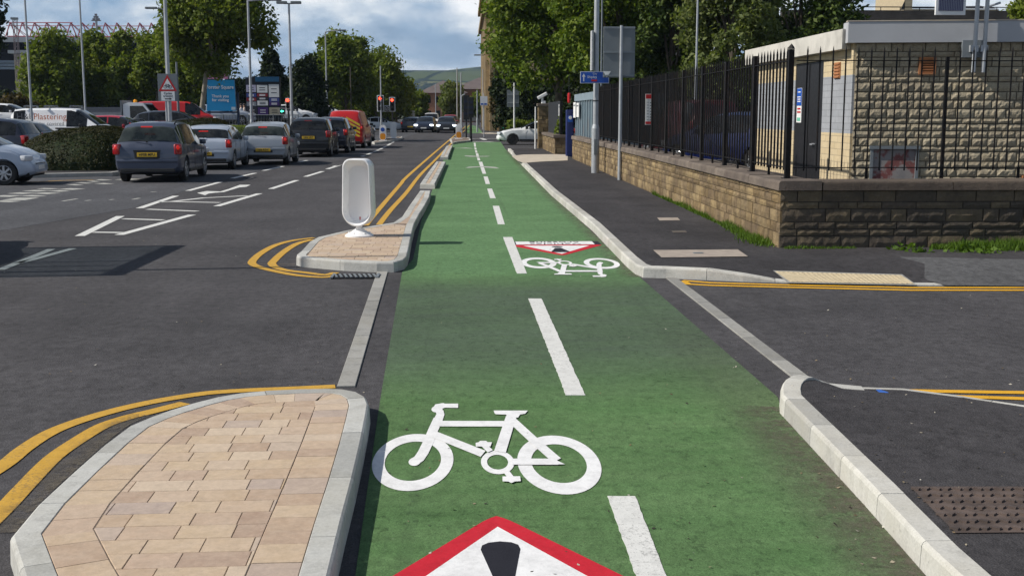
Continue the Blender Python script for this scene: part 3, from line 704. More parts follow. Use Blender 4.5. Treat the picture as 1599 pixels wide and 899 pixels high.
# old reinstatement patches, dirt along the kerbs, grit and dead leaves
pt=asphalt('patch_asphalt',(.058,.056,.060),patchy=.2); pt2=asphalt('pale_patch_asphalt',(.088,.086,.088),patchy=.3)
def patch(px,m,par=road,z=.0042): MB().prism(GL(px),-.01,z,False).build('road_patch',m,par)
dm=N('gutter_dirt'); dm.col(dm.ramp(dm.noise(18,5,.7),[(.3,(.07,.058,.042)),(.7,(.15,.13,.10))])); dm.rough(1.0)
tr_=dm.new('ShaderNodeBsdfTransparent'); mx_=dm.new('ShaderNodeMixShader'); fd_=dm.new('ShaderNodeMath',operation='MULTIPLY'); dm.lk(dm.ramp(dm.math('ADD',dm.noise(5,6,.75),dm.math('MULTIPLY',dm.noise(40,3,.7),.4)),[(.56,0.0),(.80,.75)]),fd_.inputs[0]); at_=dm.new('ShaderNodeAttribute'); at_.attribute_name='fade'; dm.lk(at_.outputs['Fac'],fd_.inputs[1]); dm.lk(fd_.outputs[0],mx_.inputs[0]); dm.lk(tr_.outputs[0],mx_.inputs[1]); dm.lk(dm.b.outputs[0],mx_.inputs[2]); dm.lk(mx_.outputs[0],dm.out.inputs['Surface'])
def dirt(pts,w,z,par,kerb_left):
    mb=MB(); mb.ribbon(pts,w,z); o=mb.build('gutter_dirt',dm.m,par); n=len(pts); a=o.data.attributes.new('fade','FLOAT','POINT')
    a.data.foreach_set('value',[1.0 if kerb_left else 0.0]*n+[0.0 if kerb_left else 1.0]*n)
dirt([(x-.17,y) for x,y in kr[1:7]],.36,.0062,lane,False); dirt([(x-.11,y) for x,y in kl[:6]],.24,.0062,lane,True)
dirt(off(smooth_line(gz(Z6,[(620,158),(530,196),(430,270),(300,384),(150,521),(35,657)])),-.07,.03),.18,.0058,road,True); dirt(gz(Z3,[(335,700),(500,728),(700,740),(900,745)]),.14,.0058,road,True)
r_=np.random.default_rng(3); n_=420
px_=np.concatenate([r_.uniform(560,1440,200),r_.uniform(0,560,110),r_.uniform(1250,1599,110)]); py_=np.concatenate([r_.uniform(330,899,200),r_.uniform(330,620,110),r_.uniform(450,899,110)])
pos=[]
for a,b in zip(px_,py_):
    x,y=G(a,b); z=.0075
    if x>1.9: z=max(.006,(znear(x,y) if y<8.2 else 0)+.004) if y<7.9 and x>2.0 else .006
    pos.append((x,y,z))
pos=np.array(pos); s_=r_.uniform(.004,.013,(n_,1)); a_=r_.uniform(0,6.28,n_); d1=np.stack([np.cos(a_),np.sin(a_),r_.uniform(-.2,.4,n_)],1)*s_; d2=np.stack([-np.sin(a_),np.cos(a_),r_.uniform(-.2,.4,n_)],1)*s_*.6
v=np.stack([pos-d1,pos-d2,pos+d1,pos+d2],1).reshape(-1,3); lm=N('grit'); lm.col(lm.ramp(lm.island(),[(.3,(.03,.025,.018)),(.5,(.16,.11,.05)),(.75,(.30,.25,.16)),(1,(.6,.58,.52))])); lm.rough(.9)
v[:,2]+=np.abs(v[:,2]-np.repeat(pos[:,2],4)); o=rawmesh('litter',v,np.arange(4*n_).reshape(-1,4),lm.m); tag(o,'scattered grit and dry leaf scraps on the lane and the tarmac','litter',kind='stuff')
# ---------------------------------------------------------------- stone walls
def stones(mb,p0,p1,z0,z1,rows,lens,prot=.02,rough=0,base=None,seed=1,gap=.010,depth=.10,cell=.035):
    """coursed blocks on the right-hand face of p0->p1; base(t)->lower edge"""
    rnd=random.Random(seed); d=Vector((p1[0]-p0[0],p1[1]-p0[1],0)); L=d.length; d/=L; nrm=Vector((d.y,-d.x,0)); o=Vector((p0[0],p0[1],0))
    z=z0
    while z<z1-.02:
        h=rnd.choice(rows); h=min(h,z1-z)
        if z1-z-h<.05: h=z1-z
        s=-rnd.uniform(0,lens[-1]*.7)
        while s<L:
            w=rnd.uniform(lens[0],lens[-1]); a,b=max(0,s+gap/2),min(L,s+w-gap/2); s+=w
            if b-a<.03: continue
            lo,hi=z+gap/2,z+h-gap/2; pr=rnd.uniform(.1,1)*prot
            if rough:
                nx,nz=max(2,int((b-a)/cell)),max(2,int((hi-lo)/cell)); v=[];f=[]
                for j in range(nz+1):
                    for i in range(nx+1):
                        e=0 if i in(0,nx) or j in(0,nz) else 1
                        q=pr*.4+(rough*(.35+rnd.random()*.9) if e else 0)
                        v.append(o+d*(a+(b-a)*i/nx+(rnd.uniform(-.006,.006) if e else 0))+nrm*q+Vector((0,0,lo+(hi-lo)*j/nz+(rnd.uniform(-.006,.006) if e else 0))))
                for j in range(nz):
                    for i in range(nx): f.append((j*(nx+1)+i,j*(nx+1)+i+1,(j+1)*(nx+1)+i+1,(j+1)*(nx+1)+i))
                k=len(v); ring=[0,nx,(nz+1)*(nx+1)-1,nz*(nx+1)]
                v+=[v[i]-nrm*(depth) for i in ring]
                bottom=[i for i in range(nx+1)]; top=[nz*(nx+1)+i for i in range(nx+1)]; lf=[j*(nx+1) for j in range(nz+1)]; rt=[j*(nx+1)+nx for j in range(nz+1)]
                f+=[tuple([k]+[k+1]+bottom[::-1]),tuple([k+2,k+3]+top),tuple([k+3,k]+lf),tuple([k+1,k+2]+rt[::-1])]
                mb.add(v,f)
            else:
                j=lambda:rnd.uniform(-.004,.004); c=.008; tilt=rnd.uniform(-.006,.006)
                q=[(a,lo),(b,lo),(b,hi),(a,hi)]
                v=[o+d*(x)+nrm*(-depth)+Vector((0,0,zz)) for x,zz in q]+[o+d*(x)+nrm*(pr-.008)+Vector((0,0,zz)) for x,zz in q]
                v+=[o+d*(x+(c if i in(0,3) else -c)+j())+nrm*(pr+(tilt if i in(0,3) else -tilt))+Vector((0,0,zz+(c if i<2 else -c)+j())) for i,(x,zz) in enumerate(q)]
                f=[(i,(i+1)%4,4+(i+1)%4,4+i) for i in range(4)]+[(4+i,4+(i+1)%4,8+(i+1)%4,8+i) for i in range(4)]+[(8,9,10,11)]
                mb.add(v,f)
        z+=h
WX,WY=4.05,14.95          # outer corner of the low wall
WT=.86; FX=4.30           # wall height above the footway datum, fence line
w=thing('stone_wall','long low sandstone wall with flat brown coping running along the footway under the railings','wall',(0,0,0))
mb=MB(); stones(mb,(WX,44.7),(WX,WY),.02,WT,[.085,.11,.13,.16,.18],(.14,.5),.020,seed=4,rough=.012,cell=.07); mb.build('stone_face',M['stone'],w)
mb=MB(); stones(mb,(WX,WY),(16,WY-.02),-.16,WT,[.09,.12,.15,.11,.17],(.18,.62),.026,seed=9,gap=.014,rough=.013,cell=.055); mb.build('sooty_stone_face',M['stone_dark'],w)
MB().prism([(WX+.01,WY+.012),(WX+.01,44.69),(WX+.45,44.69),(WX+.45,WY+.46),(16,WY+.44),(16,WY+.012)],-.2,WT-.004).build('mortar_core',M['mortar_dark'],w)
mb=MB(); sweep(mb,[(WX-.045,44.75),(WX-.045,WY-.05)],0,.56,.118,.9,z0=0,cham=.03,side=1,jit=.006,segr=[.7,.9,1.1],gap=.008)
for i in range(len(mb.v)): mb.v[i]=(mb.v[i][0],mb.v[i][1],mb.v[i][2]+WT+.002)
mb.build('coping',M['coping'],w)
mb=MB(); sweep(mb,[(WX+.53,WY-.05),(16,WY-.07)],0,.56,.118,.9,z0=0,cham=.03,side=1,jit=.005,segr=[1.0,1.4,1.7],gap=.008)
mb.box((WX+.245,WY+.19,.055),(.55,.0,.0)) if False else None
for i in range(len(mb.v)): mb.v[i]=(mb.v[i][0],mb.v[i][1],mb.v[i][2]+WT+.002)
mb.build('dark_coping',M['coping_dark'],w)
# second stretch of wall beyond the gateway, with its pier
w2=thing('stone_wall','short far stretch of stone wall between the cream crossing and the white car','wall',(0,0,0))
mb=MB(); stones(mb,(3.75,57.4),(3.75,49.6),.0,.8,[.13,.16,.2],(.2,.5),.02,seed=12); stones(mb,(3.75,49.6),(5.2,49.6),0,.8,[.13,.16,.2],(.2,.5),.02,seed=13); mb.build('stone_face',M['stone'],w2)
MB().prism([(3.76,49.612),(3.76,57.4),(4.2,57.4),(4.2,50),(5.2,50),(5.2,49.612)],-.1,.79).build('mortar_core',M['mortar'],w2)
MB().prism([(3.68,49.5),(3.68,57.3),(4.27,57.3),(4.27,50.1),(5.3,50.1),(5.3,49.5)],.802,.92).build('coping',M['coping'],w2)
pr=thing('stone_pier','tall square stone gate pier at the far end of the wall','pier',(3.85,57.95,0))
mb=MB(); 
for a,b in (((-.3,.28),(-.3,-.28)),((-.3,-.28),(.3,-.28)),((.3,-.28),(.3,.28)),((.3,.28),(-.3,.28))): stones(mb,a,b,0,2.15,[.18,.22],(.25,.6),.02,seed=3)
mb.build('stone_face',M['stone'],pr); MB().box((0,0,1.05),(.56,.52,2.1)).build('mortar_core',M['mortar'],pr)
MB().box((0,0,2.22),(.72,.68,.14),bev=.02).build('cap',M['coping'],pr)
# cement patch on the wall end by the gateway
# ---------------------------------------------------------------- railings
RZ0,RZT=WT+.12,2.68
def bay(a,b,par,sp=.17,br_=.0105):
    ax,ay=a;bx,by=b; L=math.hypot(bx-ax,by-ay); n=max(2,round(L/sp)); mb=MB(); ang=math.atan2(by-ay,bx-ax)
    for z,hh in((RZ0+.14,.012),(RZT-.15,.012)):
        mb.box(((ax+bx)/2,(ay+by)/2,z),(L-.06,.045,hh),rz=ang)
    for i in range(1,n):
        t=i/n; x,y=ax+(bx-ax)*t,ay+(by-ay)*t; q=random.uniform(-.004,.004)
        mb.tube((x,y,RZ0+.10),(x+q,y+q,RZT-.035),br_,n=6,cap=False); mb.tube((x+q,y+q,RZT-.035),(x+q,y+q,RZT+.04),.0125,.001,n=6,cap=False)
    mx,my=(ax+bx)/2,(ay+by)/2; mb.box((mx,my,RZ0+.06),(.03,.03,.15))
    mb.build('railing_panel',M['iron'],par)
fence=thing('railings','black iron spiked railings on the low wall running back along the footway','fence',(0,0,0))
CYF=15.6
ys=[CYF]+[CYF+1.92*i for i in range(1,13)]
for i in range(len(ys)-1): bay((FX,ys[i]),(FX,ys[i+1]),fence,br_=.014)
for i,yv in enumerate(ys):
    mb=MB(); mb.box((FX,yv,(RZ0+RZT)/2-.02),(.06 if i else .07,.10 if i else .07,RZT-RZ0+.03))
    if i==0: mb.lathe([(.05,0),(.035,.03),(.001,.07)],4,(FX,yv,RZT-.0))
    mb.box((FX,yv,RZ0+.0),(.13,.13,.012)); mb.build('post',M['iron'],fence)
fence2=thing('railings','black iron spiked railings on the dark wall in front of the brick building','fence',(0,0,0))
xs=[FX+.05,FX+2.1,FX+4.2,FX+6.3,FX+8.4]; yf=lambda x:CYF-.0*(x-FX)
for i in range(4): bay((xs[i],yf(xs[i])),(xs[i+1],yf(xs[i+1])),fence2)
for xv in xs[1:]:
    mb=MB(); mb.box((xv,yf(xv),(RZ0+RZT)/2-.06),(.04,.04,RZT-RZ0-.08)); mb.box((xv,yf(xv)+.0,RZ0+.02),(.1,.1,.012)); mb.build('post',M['iron'],fence2)
# solid dark fence beyond: close-set dark metal sheets
fence3=thing('metal_fence','dark grey sheet metal fence on the far stretch of stone wall','fence',(0,0,0))
mb=MB()
for i in range(22): mb.box((4.0+.01*(i%2),50.2+i*.32,1.62),(.03,.30,1.42))
mb.build('fence_sheets',plain('dark_sheet',(.022,.024,.03),.6,var=.2),fence3)
for yv in (50,53.5,57): MB().box((4.06,yv,1.6),(.08,.08,1.5)).build('post',M['iron'],fence3)
hoard=thing('steel_cabin','weathered blue grey steel panelled cabin standing behind the railings by the gateway','cabin',(0,0,0))
X0,Y0,Y1=4.36,39.3,46.8
MB().box((X0+1.2,(Y0+Y1)/2,1.35),(2.4,Y1-Y0,2.3)).build('body',plain('blue_grey_steel',(.10,.145,.175),.6,var=.18,scale=2.5,dirt=((.16,.075,.03),.75)),hoard)
mb=MB()
for i in range(9): mb.box((X0-.02,Y0+.3+i*.86,1.35),(.04,.10,2.2))
mb.box((X0-.025,(Y0+Y1)/2,2.42),(.06,Y1-Y0+.1,.26)); mb.build('ribs',plain('blue_grey_trim',(.20,.26,.30),.55,var=.15,scale=3),hoard)
# ---------------------------------------------------------------- yard and substation
yard=struct(MB().prism([(WX+.4,WY+.4),(60,WY+.4),(60,120),(WX+.4,44.6)],-.2,.42).build('yard',M['asphalt_grey']))
sub=thing('substation','small flat roofed rockfaced brick building with grey render fascia behind the railings','building',(0,0,0))
bx,by=6.13,18.5; rot=R(-8.0); xe=13.5; cr,sr=math.cos(rot),math.sin(rot)
fp=lambda u,v=0.0:(bx+u*cr-v*sr,by+u*sr+v*cr)   # u along the front, v into the building
mb=MB(); a,b=fp(0),fp(7.4)
stones(mb,a,b,.42,2.95,[.085,.11,.13,.15],(.12,.36),.018,rough=.019,seed=21,gap=.015,depth=.05); 
# keep the openings for the hatch and the vents clear
HO=[(.28,1.02,.42,1.30),(.95,1.22,2.44,2.70)]
keep=MB()
core=mb.build('rockface_front',M['rock'],sub)
bm=bmesh.new(); bm.from_mesh(core.data); dl=[]
for f in bm.faces:
    c=f.calc_center_median(); u=(c.x-bx)*cr+(c.y-by)*sr
    if any(h[0]<u<h[1] and h[2]<c.z<h[3] for h in HO): dl.append(f)
bmesh.ops.delete(bm,geom=dl,context='FACES'); bm.to_mesh(core.data); bm.free()
MB().prism([fp(.012,.02),fp(7.4,.02),fp(7.4,6.1),(bx+.012,24.9)],.3,2.96).build('wall',M['mortar'],sub)
# side wall: smooth cream blocks with a grey painted band, door in it
bk=N('painted_blockwork'); sx=bk.sep(); 
cmb=bk.new('ShaderNodeCombineXYZ'); bk.lk(sx[1],cmb.inputs[0]); bk.lk(sx[2],cmb.inputs[1])
bt=bk.new('ShaderNodeTexBrick'); bk.lk(cmb.outputs[0],bt.inputs['Vector']); bt.inputs['Scale'].default_value=1; bt.inputs['Brick Width'].default_value=.33; bt.inputs['Row Height'].default_value=.105; bt.inputs['Mortar Size'].default_value=.006
bt.inputs['Color1'].default_value=(.60,.49,.31,1); bt.inputs['Color2'].default_value=(.54,.43,.26,1); bt.inputs['Mortar'].default_value=(.40,.33,.22,1)
bt2=bk.new('ShaderNodeTexBrick'); bk.lk(cmb.outputs[0],bt2.inputs['Vector']); bt2.inputs['Scale'].default_value=1; bt2.inputs['Brick Width'].default_value=.33; bt2.inputs['Row Height'].default_value=.105; bt2.inputs['Mortar Size'].default_value=.006
bt2.inputs['Color1'].default_value=(.33,.345,.37,1); bt2.inputs['Color2'].default_value=(.30,.315,.34,1); bt2.inputs['Mortar'].default_value=(.25,.26,.28,1)
zz=sx[2]; band=bk.math('MULTIPLY',bk.math('GREATER_THAN',zz,1.52),bk.math('LESS_THAN',zz,2.44))
c=bk.mix(band,bt.outputs[0],bt2.outputs[0]); c=bk.mix(1.0,c,bk.ramp(bk.noise(3,6,.7),[(.3,.85),(.7,1.05)]),'MULTIPLY'); bk.col(c); bk.rough(.85); bk.bump(bt.outputs['Fac'],-.008,.6)
mb=MB(); 
for y0_,y1_ in ((18.52,20.05),(21.75,24.9)): mb.box((bx-.012,(y0_+y1_)/2,1.66),(.05,y1_-y0_,2.55))
mb.box((bx-.012,20.9,2.84),(.05,1.70,.22)); mb.build('side_wall',bk.m,sub)
dr=MB().box((bx-.004,20.9,1.575),(.05,1.66,2.28)).build('door',plain('black_door',(.012,.012,.014),.5,var=.2),sub)
mb=MB(); mb.box((bx-.035,20.88,1.57),(.012,.02,2.26)); mb.build('door_seam',M['black'],dr)
mb=MB(); mb.tube((bx-.08,20.45,1.30),(bx-.03,20.45,1.30),.02); mb.box((bx-.075,20.5,1.30),(.015,.13,.02)); mb.build('handle',M['galv'],dr)
MB().box((bx-.034,21.45,1.98),(.008,.30,.62)).build('notice_board',M['white'],dr)
MB().box((bx-.040,21.45,2.13),(.006,.29,.31)).build('blue_notice',M['bluep'],dr)
mb=MB()
for z_,w_ in ((2.22,.16),(2.13,.22),(2.09,.18),(2.05,.2)): mb.box((bx-.044,21.45,z_),(.003,w_,.018))
mb.build('notice_lines',M['white'],dr)
mb=MB()
for z_,w_ in ((1.92,.2),(1.86,.22)): mb.box((bx-.040,21.45,z_),(.006,w_,.03))
mb.build('red_notice_lines',M['redp'],dr); MB().box((bx-.040,21.45,1.73),(.006,.2,.06)).build('green_notice_lines',plain('notice_green',(.15,.5,.35),.5),dr)
# fascia: front stands proud and higher than the side
mb=MB(); mb.prism([fp(-.16,-.13),fp(7.6,-.13),fp(7.6,.3),fp(-.16,.3)],2.925,3.245); mb.build('front_fascia',M['fascia'],sub)
mb=MB(); mb.prism([(bx-.20,by+.1),(bx-.20,25.1),(bx+.3,25.1),(bx+.3,by+.32)],2.84,3.15); mb.build('side_fascia',M['fascia_side'],sub)
mb=MB(); mb.prism([fp(.2,.31),fp(7.5,.31),fp(7.5,6.6),(bx+.31,25.05)],2.97,3.10); mb.build('roof',M['asphalt_grey'],sub)
mb=MB(); mb.prism([fp(-.17,-.14),fp(7.61,-.14),fp(7.61,.02),fp(-.17,.02)],3.247,3.262); mb.build('roof_edge',M['paleslab'],sub)
def vent(u0,u1,z0,z1,name='vent'):
    mb=MB(); n=6; c=fp((u0+u1)/2,.03); mb.box((c[0],c[1],(z0+z1)/2),(u1-u0,.03,z1-z0),rz=rot); o=mb.build(name,plain('dark_clay',(.10,.04,.02),.9),sub)
    mb=MB(); c=fp((u0+u1)/2,-.022)
    for i in range(n): mb.box((c[0],c[1],z0+(i+.5)*(z1-z0)/n),(u1-u0-.02,.03,(z1-z0)/n*.5),rz=rot,rx=R(25))
    for u in (u0+.012,u1-.012):
        c2=fp(u,-.02); mb.box((c2[0],c2[1],(z0+z1)/2),(.03,.05,z1-z0),rz=rot)
    for z_ in (z0,z1): mb.box((c[0],c[1],z_),(u1-u0,.05,.025),rz=rot)
    mb.build('vent_slats',M['terracotta'],o)
vent(.96,1.21,2.45,2.69); vent(2.62,2.88,.62,.86)
def svent(y0,y1,z0,z1):
    mb=MB(); mb.box((bx-.045,(y0+y1)/2,(z0+z1)/2),(.02,y1-y0,z1-z0))
    for i in range(5): mb.box((bx-.06,(y0+y1)/2,z0+(i+.5)*(z1-z0)/5),(.02,y1-y0-.03,.025))
    mb.build('vent',M['terracotta'],sub)
svent(19.12,19.42,2.4,2.66); svent(19.12,19.42,.55,.72)
# low hatch with peeling red paint
hn=N('peeling_hatch'); hn.col(hn.ramp(hn.noise(3.2,5,.6),[(.35,(.20,.19,.19)),(.47,(.25,.23,.22)),(.53,(.19,.065,.06)),(.60,(.16,.055,.05)),(.66,(.2,.18,.18))])); hn.rough(.8)
c=fp(.66,-.002); ht=MB().box((c[0],c[1],.85),(.68,.02,.84),rz=rot).build('hatch',hn.m,sub)
mb=MB()
for u in(.30,1.0): c=fp(u,-.02); mb.box((c[0],c[1],.86),(.045,.05,.9),rz=rot)
c=fp(.65,-.03); mb.box((c[0],c[1],1.305),(.78,.06,.05),rz=rot); mb.build('hatch_frame',M['galv_dark'],ht)
c=fp(.88,-.015); MB().lathe([(.022,-.01),(.022,.012),(.012,.02)],12,(c[0],c[1],.65),axis='Y').build('handle',M['black'],ht)
# solar panel with its twin poles fixed to the front wall
so=thing('solar_panel','white framed solar panel on twin galvanised poles bolted to the brick building front','solar panel',(0,0,0))
pA=AT(1518,60,18.12)[0]; pB=AT(1533,60,18.12)[0]
mb=MB()
for x in(pA,pB): mb.tube((x,18.01,2.46),(x+.03,18.02,5.4),.032,n=12)
mb.build('pole',M['galv'],so)
mb=MB(); mb.box(((pA+pB)/2-.05,18.13,2.82),(.34,.12,.26),rz=rot); mb.build('wall_plate',M['galv_dark'],so)
mb=MB()
for x in(pA,pB):
    q=MB(); q.box((x,18.04,2.82),(.11,.09,.10)); q.build('clamp',M['galv'],so)
l,r_=AT(1461,0,17.95)[0],AT(1508,0,17.95)[0]; zb=AT(1485,24,17.95)[2]
pf=MB(); pf.box(((l+r_)/2,17.95,zb+.33),(r_-l,.04,.66),bev=.004); fr=pf.build('panel_frame',M['white'],so)
pn=N('solar_cells'); sx=pn.sep(); pn.col(pn.mix(pn.math('GREATER_THAN',pn.math('FRACT',pn.math('MULTIPLY',sx[0],38)),.84),(.018,.02,.07),(.24,.26,.34))); pn.rough(.15)
mb=MB()
for k in(0,1): mb.box(((l+r_)/2,17.925,zb+.055+.145+k*.30),(r_-l-.085,.012,.28))
mb.build('cells',pn.m,fr)
MB().tube((r_,17.97,zb+.5),(pA,18.08,zb+.62),.02).build('arm',M['galv'],so); MB().tube((pB,18.1,zb+.12),(pB+.25,18.1,zb+.2),.018).build('arm',M['galv'],so)
# ---------------------------------------------------------------- the big white bollard on the island
B0=(-1.515,16.62)
bo=thing('traffic_bollard','large white hollow back plastic bollard on the block paved island','bollard',(B0[0],B0[1],.118),R(-12)); bo.scale=(.94,1,.98)
def rr(w,h,r,n=10,zc=0.0):
    pts=[]
    for cx,cz,a0 in ((w/2-r,h/2-r,0),(-w/2+r,h/2-r,90),(-w/2+r,-h/2+r,180),(w/2-r,-h/2+r,270)):
        for i in range(n+1):
            t=R(a0+90*i/n); pts.append((cx+r*math.cos(t),zc+cz+r*math.sin(t)))
    return pts
def egg(wt,wb,h,zc,rt,rb,n=10):
    """bollard outline: softly squared top, rounder bottom"""
    pts=[]
    for cx,cz,a0,r,w in ((wt/2-rt,h/2-rt,0,rt,wt),(-wt/2+rt,h/2-rt,90,rt,wt),(-wb/2+rb,-h/2+rb,180,rb,wb),(wb/2-rb,-h/2+rb,270,rb,wb)):
        for i in range(n+1):
            t=R(a0+90*i/n); pts.append((cx+r*math.cos(t),zc+cz+r*math.sin(t)))
    return pts
BH=.965; zc=.15+BH/2
loops=[]
def loop(wt,wb,h,y,rt,rb,dz=0): loops.append([(x,y,z) for x,z in egg(wt,wb,h,zc+dz,rt,rb)])
loop(.37,.40,BH-.06,.17,.11,.19); loop(.405,.44,BH-.01,.14,.12,.21); loop(.415,.45,BH,.06,.12,.22); loop(.42,.46,BH,-.10,.12,.225); loop(.41,.45,BH-.012,-.112,.115,.22); loop(.385,.425,BH-.036,-.115,.105,.208); loop(.372,.412,BH-.055,-.105,.10,.20); loop(.345,.385,BH-.095,-.03,.10,.19,-.006); loop(.31,.35,BH-.15,.02,.115,.172,-.02); loop(.295,.335,BH-.17,.025,.11,.165,-.022)
n_=len(loops[0]); v=[p for l_ in loops for p in l_]; f=[]
for i in range(len(loops)-1):
    for j in range(n_): f.append((i*n_+j,(i+1)*n_+j,(i+1)*n_+(j+1)%n_,i*n_+(j+1)%n_))
f.append(tuple(range(n_)));
shell=MB().add(v,f).build('shell',M['white_plastic'],bo,smooth=40)
ip=egg(.294,.334,BH-.171,zc-.022,.11,.165); MB().add([(x,.024,z) for x,z in ip],[tuple(range(len(ip)))[::-1]]).build('recessed_panel',M['grey_plastic'],shell)
mb=MB(); mb.lathe([(.045,.17),(.048,.125),(.07,.10),(.12,.07),(.19,.035),(.215,.02),(.215,.0),(.0,.0)],24); o=mb.build('base',M['white_plastic'],bo,smooth=35)
mb=MB()
for k_ in range(6):
    t=k_*math.pi/3+.3; MB().lathe([(.014,0),(.014,.014),(.008,.018)],6,(.155*math.cos(t),.155*math.sin(t),.047)).build('bolt',M['white_plastic'],o)
mb=MB(); mb.lathe([(.010,-.003),(.010,.004)],12,(.01,.018,.27),axis='Y'); mb.box((.01,.018,.25),(.012,.006,.03)); mb.build('red_clip',M['redp'],shell)
# ---------------------------------------------------------------- posts and signs on the right
def column(name,label,cat,x,y,z0,h,r,mat='galv',base=None,arm=None,head=True,group=None,lean=0.0):
    t=thing(name,label,cat,(x,y,z0),0,group)
    mb=MB()
    if base: mb.tube((0,0,-.05),(0,0,base[0]),base[1],n=14); mb.tube((0,0,base[0]),(0,0,base[0]+.12),base[1],r,n=14,cap=False); b0=base[0]+.1
    else: b0=-.05
    mb.tube((0,0,b0),(lean,0,h),r,r*.72,n=12); mb.build('column',M[mat],t,smooth=50)
    if arm:
        dx,dy,dz=arm; mb=MB(); mb.path([(lean,0,h-.02),(lean+dx*.5,dy*.5,h+dz*.8),(lean+dx,dy,h+dz)],r*.6,8); mb.build('arm',M[mat],t,smooth=60)
        if head:
            a_=math.atan2(dy,dx); mb=MB(); mb.box((lean+dx+.3*math.cos(a_),dy+.3*math.sin(a_),h+dz+.02),(.72,.26,.13),rz=a_,bev=.04); mb.build('lamp_head',M['galv_dark'],t)
    return t
lc=column('lamp_column','thick galvanised lamp column with the small blue cycle sign by the railings','lamp post',3.75,34.05,.12,9.5,.082,base=(1.28,.112))
if lc:
    MB().box((.0,-.114,.75),(.10,.01,.45)).build('access_door',M['galv_dark'],lc)
    MB().tube((0,0,2.05),(0,0,2.08),.09,n=14).build('band',M['black'],lc)
cs_=thing('cycle_sign','small blue cycle route sign with a white up arrow on the lamp column','sign',(3.75,34.05,.12))
sx0,sx1=AT(906,121,33.93)[0]-3.75,AT(951,121,33.93)[0]-3.75; sz0,sz1=AT(928,130.5,33.93)[2]-.12,AT(928,112,33.93)[2]-.12
MB().box(((sx0+sx1)/2,-.12,(sz0+sz1)/2),(sx1-sx0,.02,sz1-sz0)).build('sign_plate',M['white'],cs_)
bp=MB().box(((sx0+sx1)/2,-.133,(sz0+sz1)/2),(sx1-sx0-.03,.008,sz1-sz0-.03)).build('blue_face',M['bluep'],cs_)
mb=MB(); q=sx0+.1; zm=(sz0+sz1)/2; mb.quad([(q-.015,-.1385,zm-.11),(q+.015,-.1385,zm-.11),(q+.015,-.1385,zm+.03),(q-.015,-.1385,zm+.03)]); mb.quad([(q-.05,-.139,zm+.02),(q+.05,-.139,zm+.02),(q,-.139,zm+.11)]); mb.build('arrow',M['white'],bp)
text('sign_text','Shipley',.10,M['white'],bp,(sx0+.34,-.1385,zm+.01)); text('sign_text','City',.075,M['white'],bp,(sx0+.42,-.1385,zm+.105))
MB().box((sx0+.40,-.139,zm-.085),(.16,.004,.05)).build('red_patch',M['redp'],bp)
es=thing('parking_sign','narrow sign plate seen edge on high on the lamp column','sign',(3.75,34.05,.12))
za,zb_=AT(922,110,33.9)[2]-.12,AT(922,48,33.9)[2]-.12
mb=MB(); mb.box((-.13,-.02,(za+zb_)/2),(.05,.36,zb_-za)); mb.build('sign_plate',plain('weathered_white',(.42,.43,.44),.6,var=.3,scale=14),es)
for z_ in (za+.2,zb_-.2): MB().box((-.09,0,z_),(.05,.05,.04)).build('bracket',M['galv_dark'],es)
sp_=column('sign_post','slim grey post carrying the large sign seen from behind','post',3.99,30.43,.12,AT(967,40,30.4)[2]-.12,.052)
bs=thing('traffic_sign','large grey backed rectangular traffic sign seen from behind on the slim post','sign',(3.99,30.43,.12))
l,r_=AT(942,80,30.5)[0]-3.99,AT(991.5,80,30.5)[0]-3.99; zt,zb_=AT(967,42,30.5)[2]-.12,AT(967,121.5,30.5)[2]-.12
MB().box(((l+r_)/2,.075,(zt+zb_)/2),(r_-l,.02,zt-zb_),bev=.006).build('sign_plate',M['galv_dark'],bs)
for z_ in (zt-.03,(zt+zb_)/2,zb_+.05): MB().box(((l+r_)/2,.052,z_),(r_-l-.02,.022,.04)).build('sign_rail',plain('rail_grey',(.20,.225,.245),.5),bs)
x_=l+.10; z_=zb_+.09; mb=MB(); mb.add([(x_-.1,.06,z_+.07),(x_+.1,.06,z_+.07),(x_,.06,z_-.09)],[(0,2,1)]); mb.add([(x_-.05,.058,z_+.045),(x_+.05,.058,z_+.045),(x_,.058,z_-.04)],[(0,2,1)]); mb.build('white_triangle',M['white'],bs)
# white and red notice on the railings
fx,fy=AT(1013,170,27.3)[0],27.3
nt=thing('notice','white notice with red bands fixed to the black railings','notice',(FX-.03,fy,0))
x0_,x1_=AT(1007.5,170,fy)[0]-FX+.03,AT(1019,170,fy)[0]-FX+.03; zt,zb_=AT(1013,147,fy)[2],AT(1013,195,fy)[2]
MB().box(((x0_+x1_)/2,-.03,(zt+zb_)/2),(x1_-x0_,.012,zt-zb_)).build('board',M['white'],nt)
mb=MB(); mb.box(((x0_+x1_)/2,-.038,zt-.06),(x1_-x0_-.01,.004,.10)); mb.box(((x0_+x1_)/2,-.038,zb_+.045),(x1_-x0_-.01,.004,.06)); mb.build('red_band',M['redp'],nt)
for i in range(7):
    MB().box((x1_-.05,-.038,zt-.2-.066*i),(.035,.004,.026)).build('printed_symbol',M['galv_dark'],nt); MB().box((x0_+.055,-.038,zt-.19-.066*i),(.05,.004,.010)).build('printed_line',M['galv_dark'],nt)
mb=MB(); mb.box(((x0_+x1_)/2,-.038,zt-.115),(x1_-x0_-.03,.005,.012)); mb.build('white_rule',M['white'],nt)
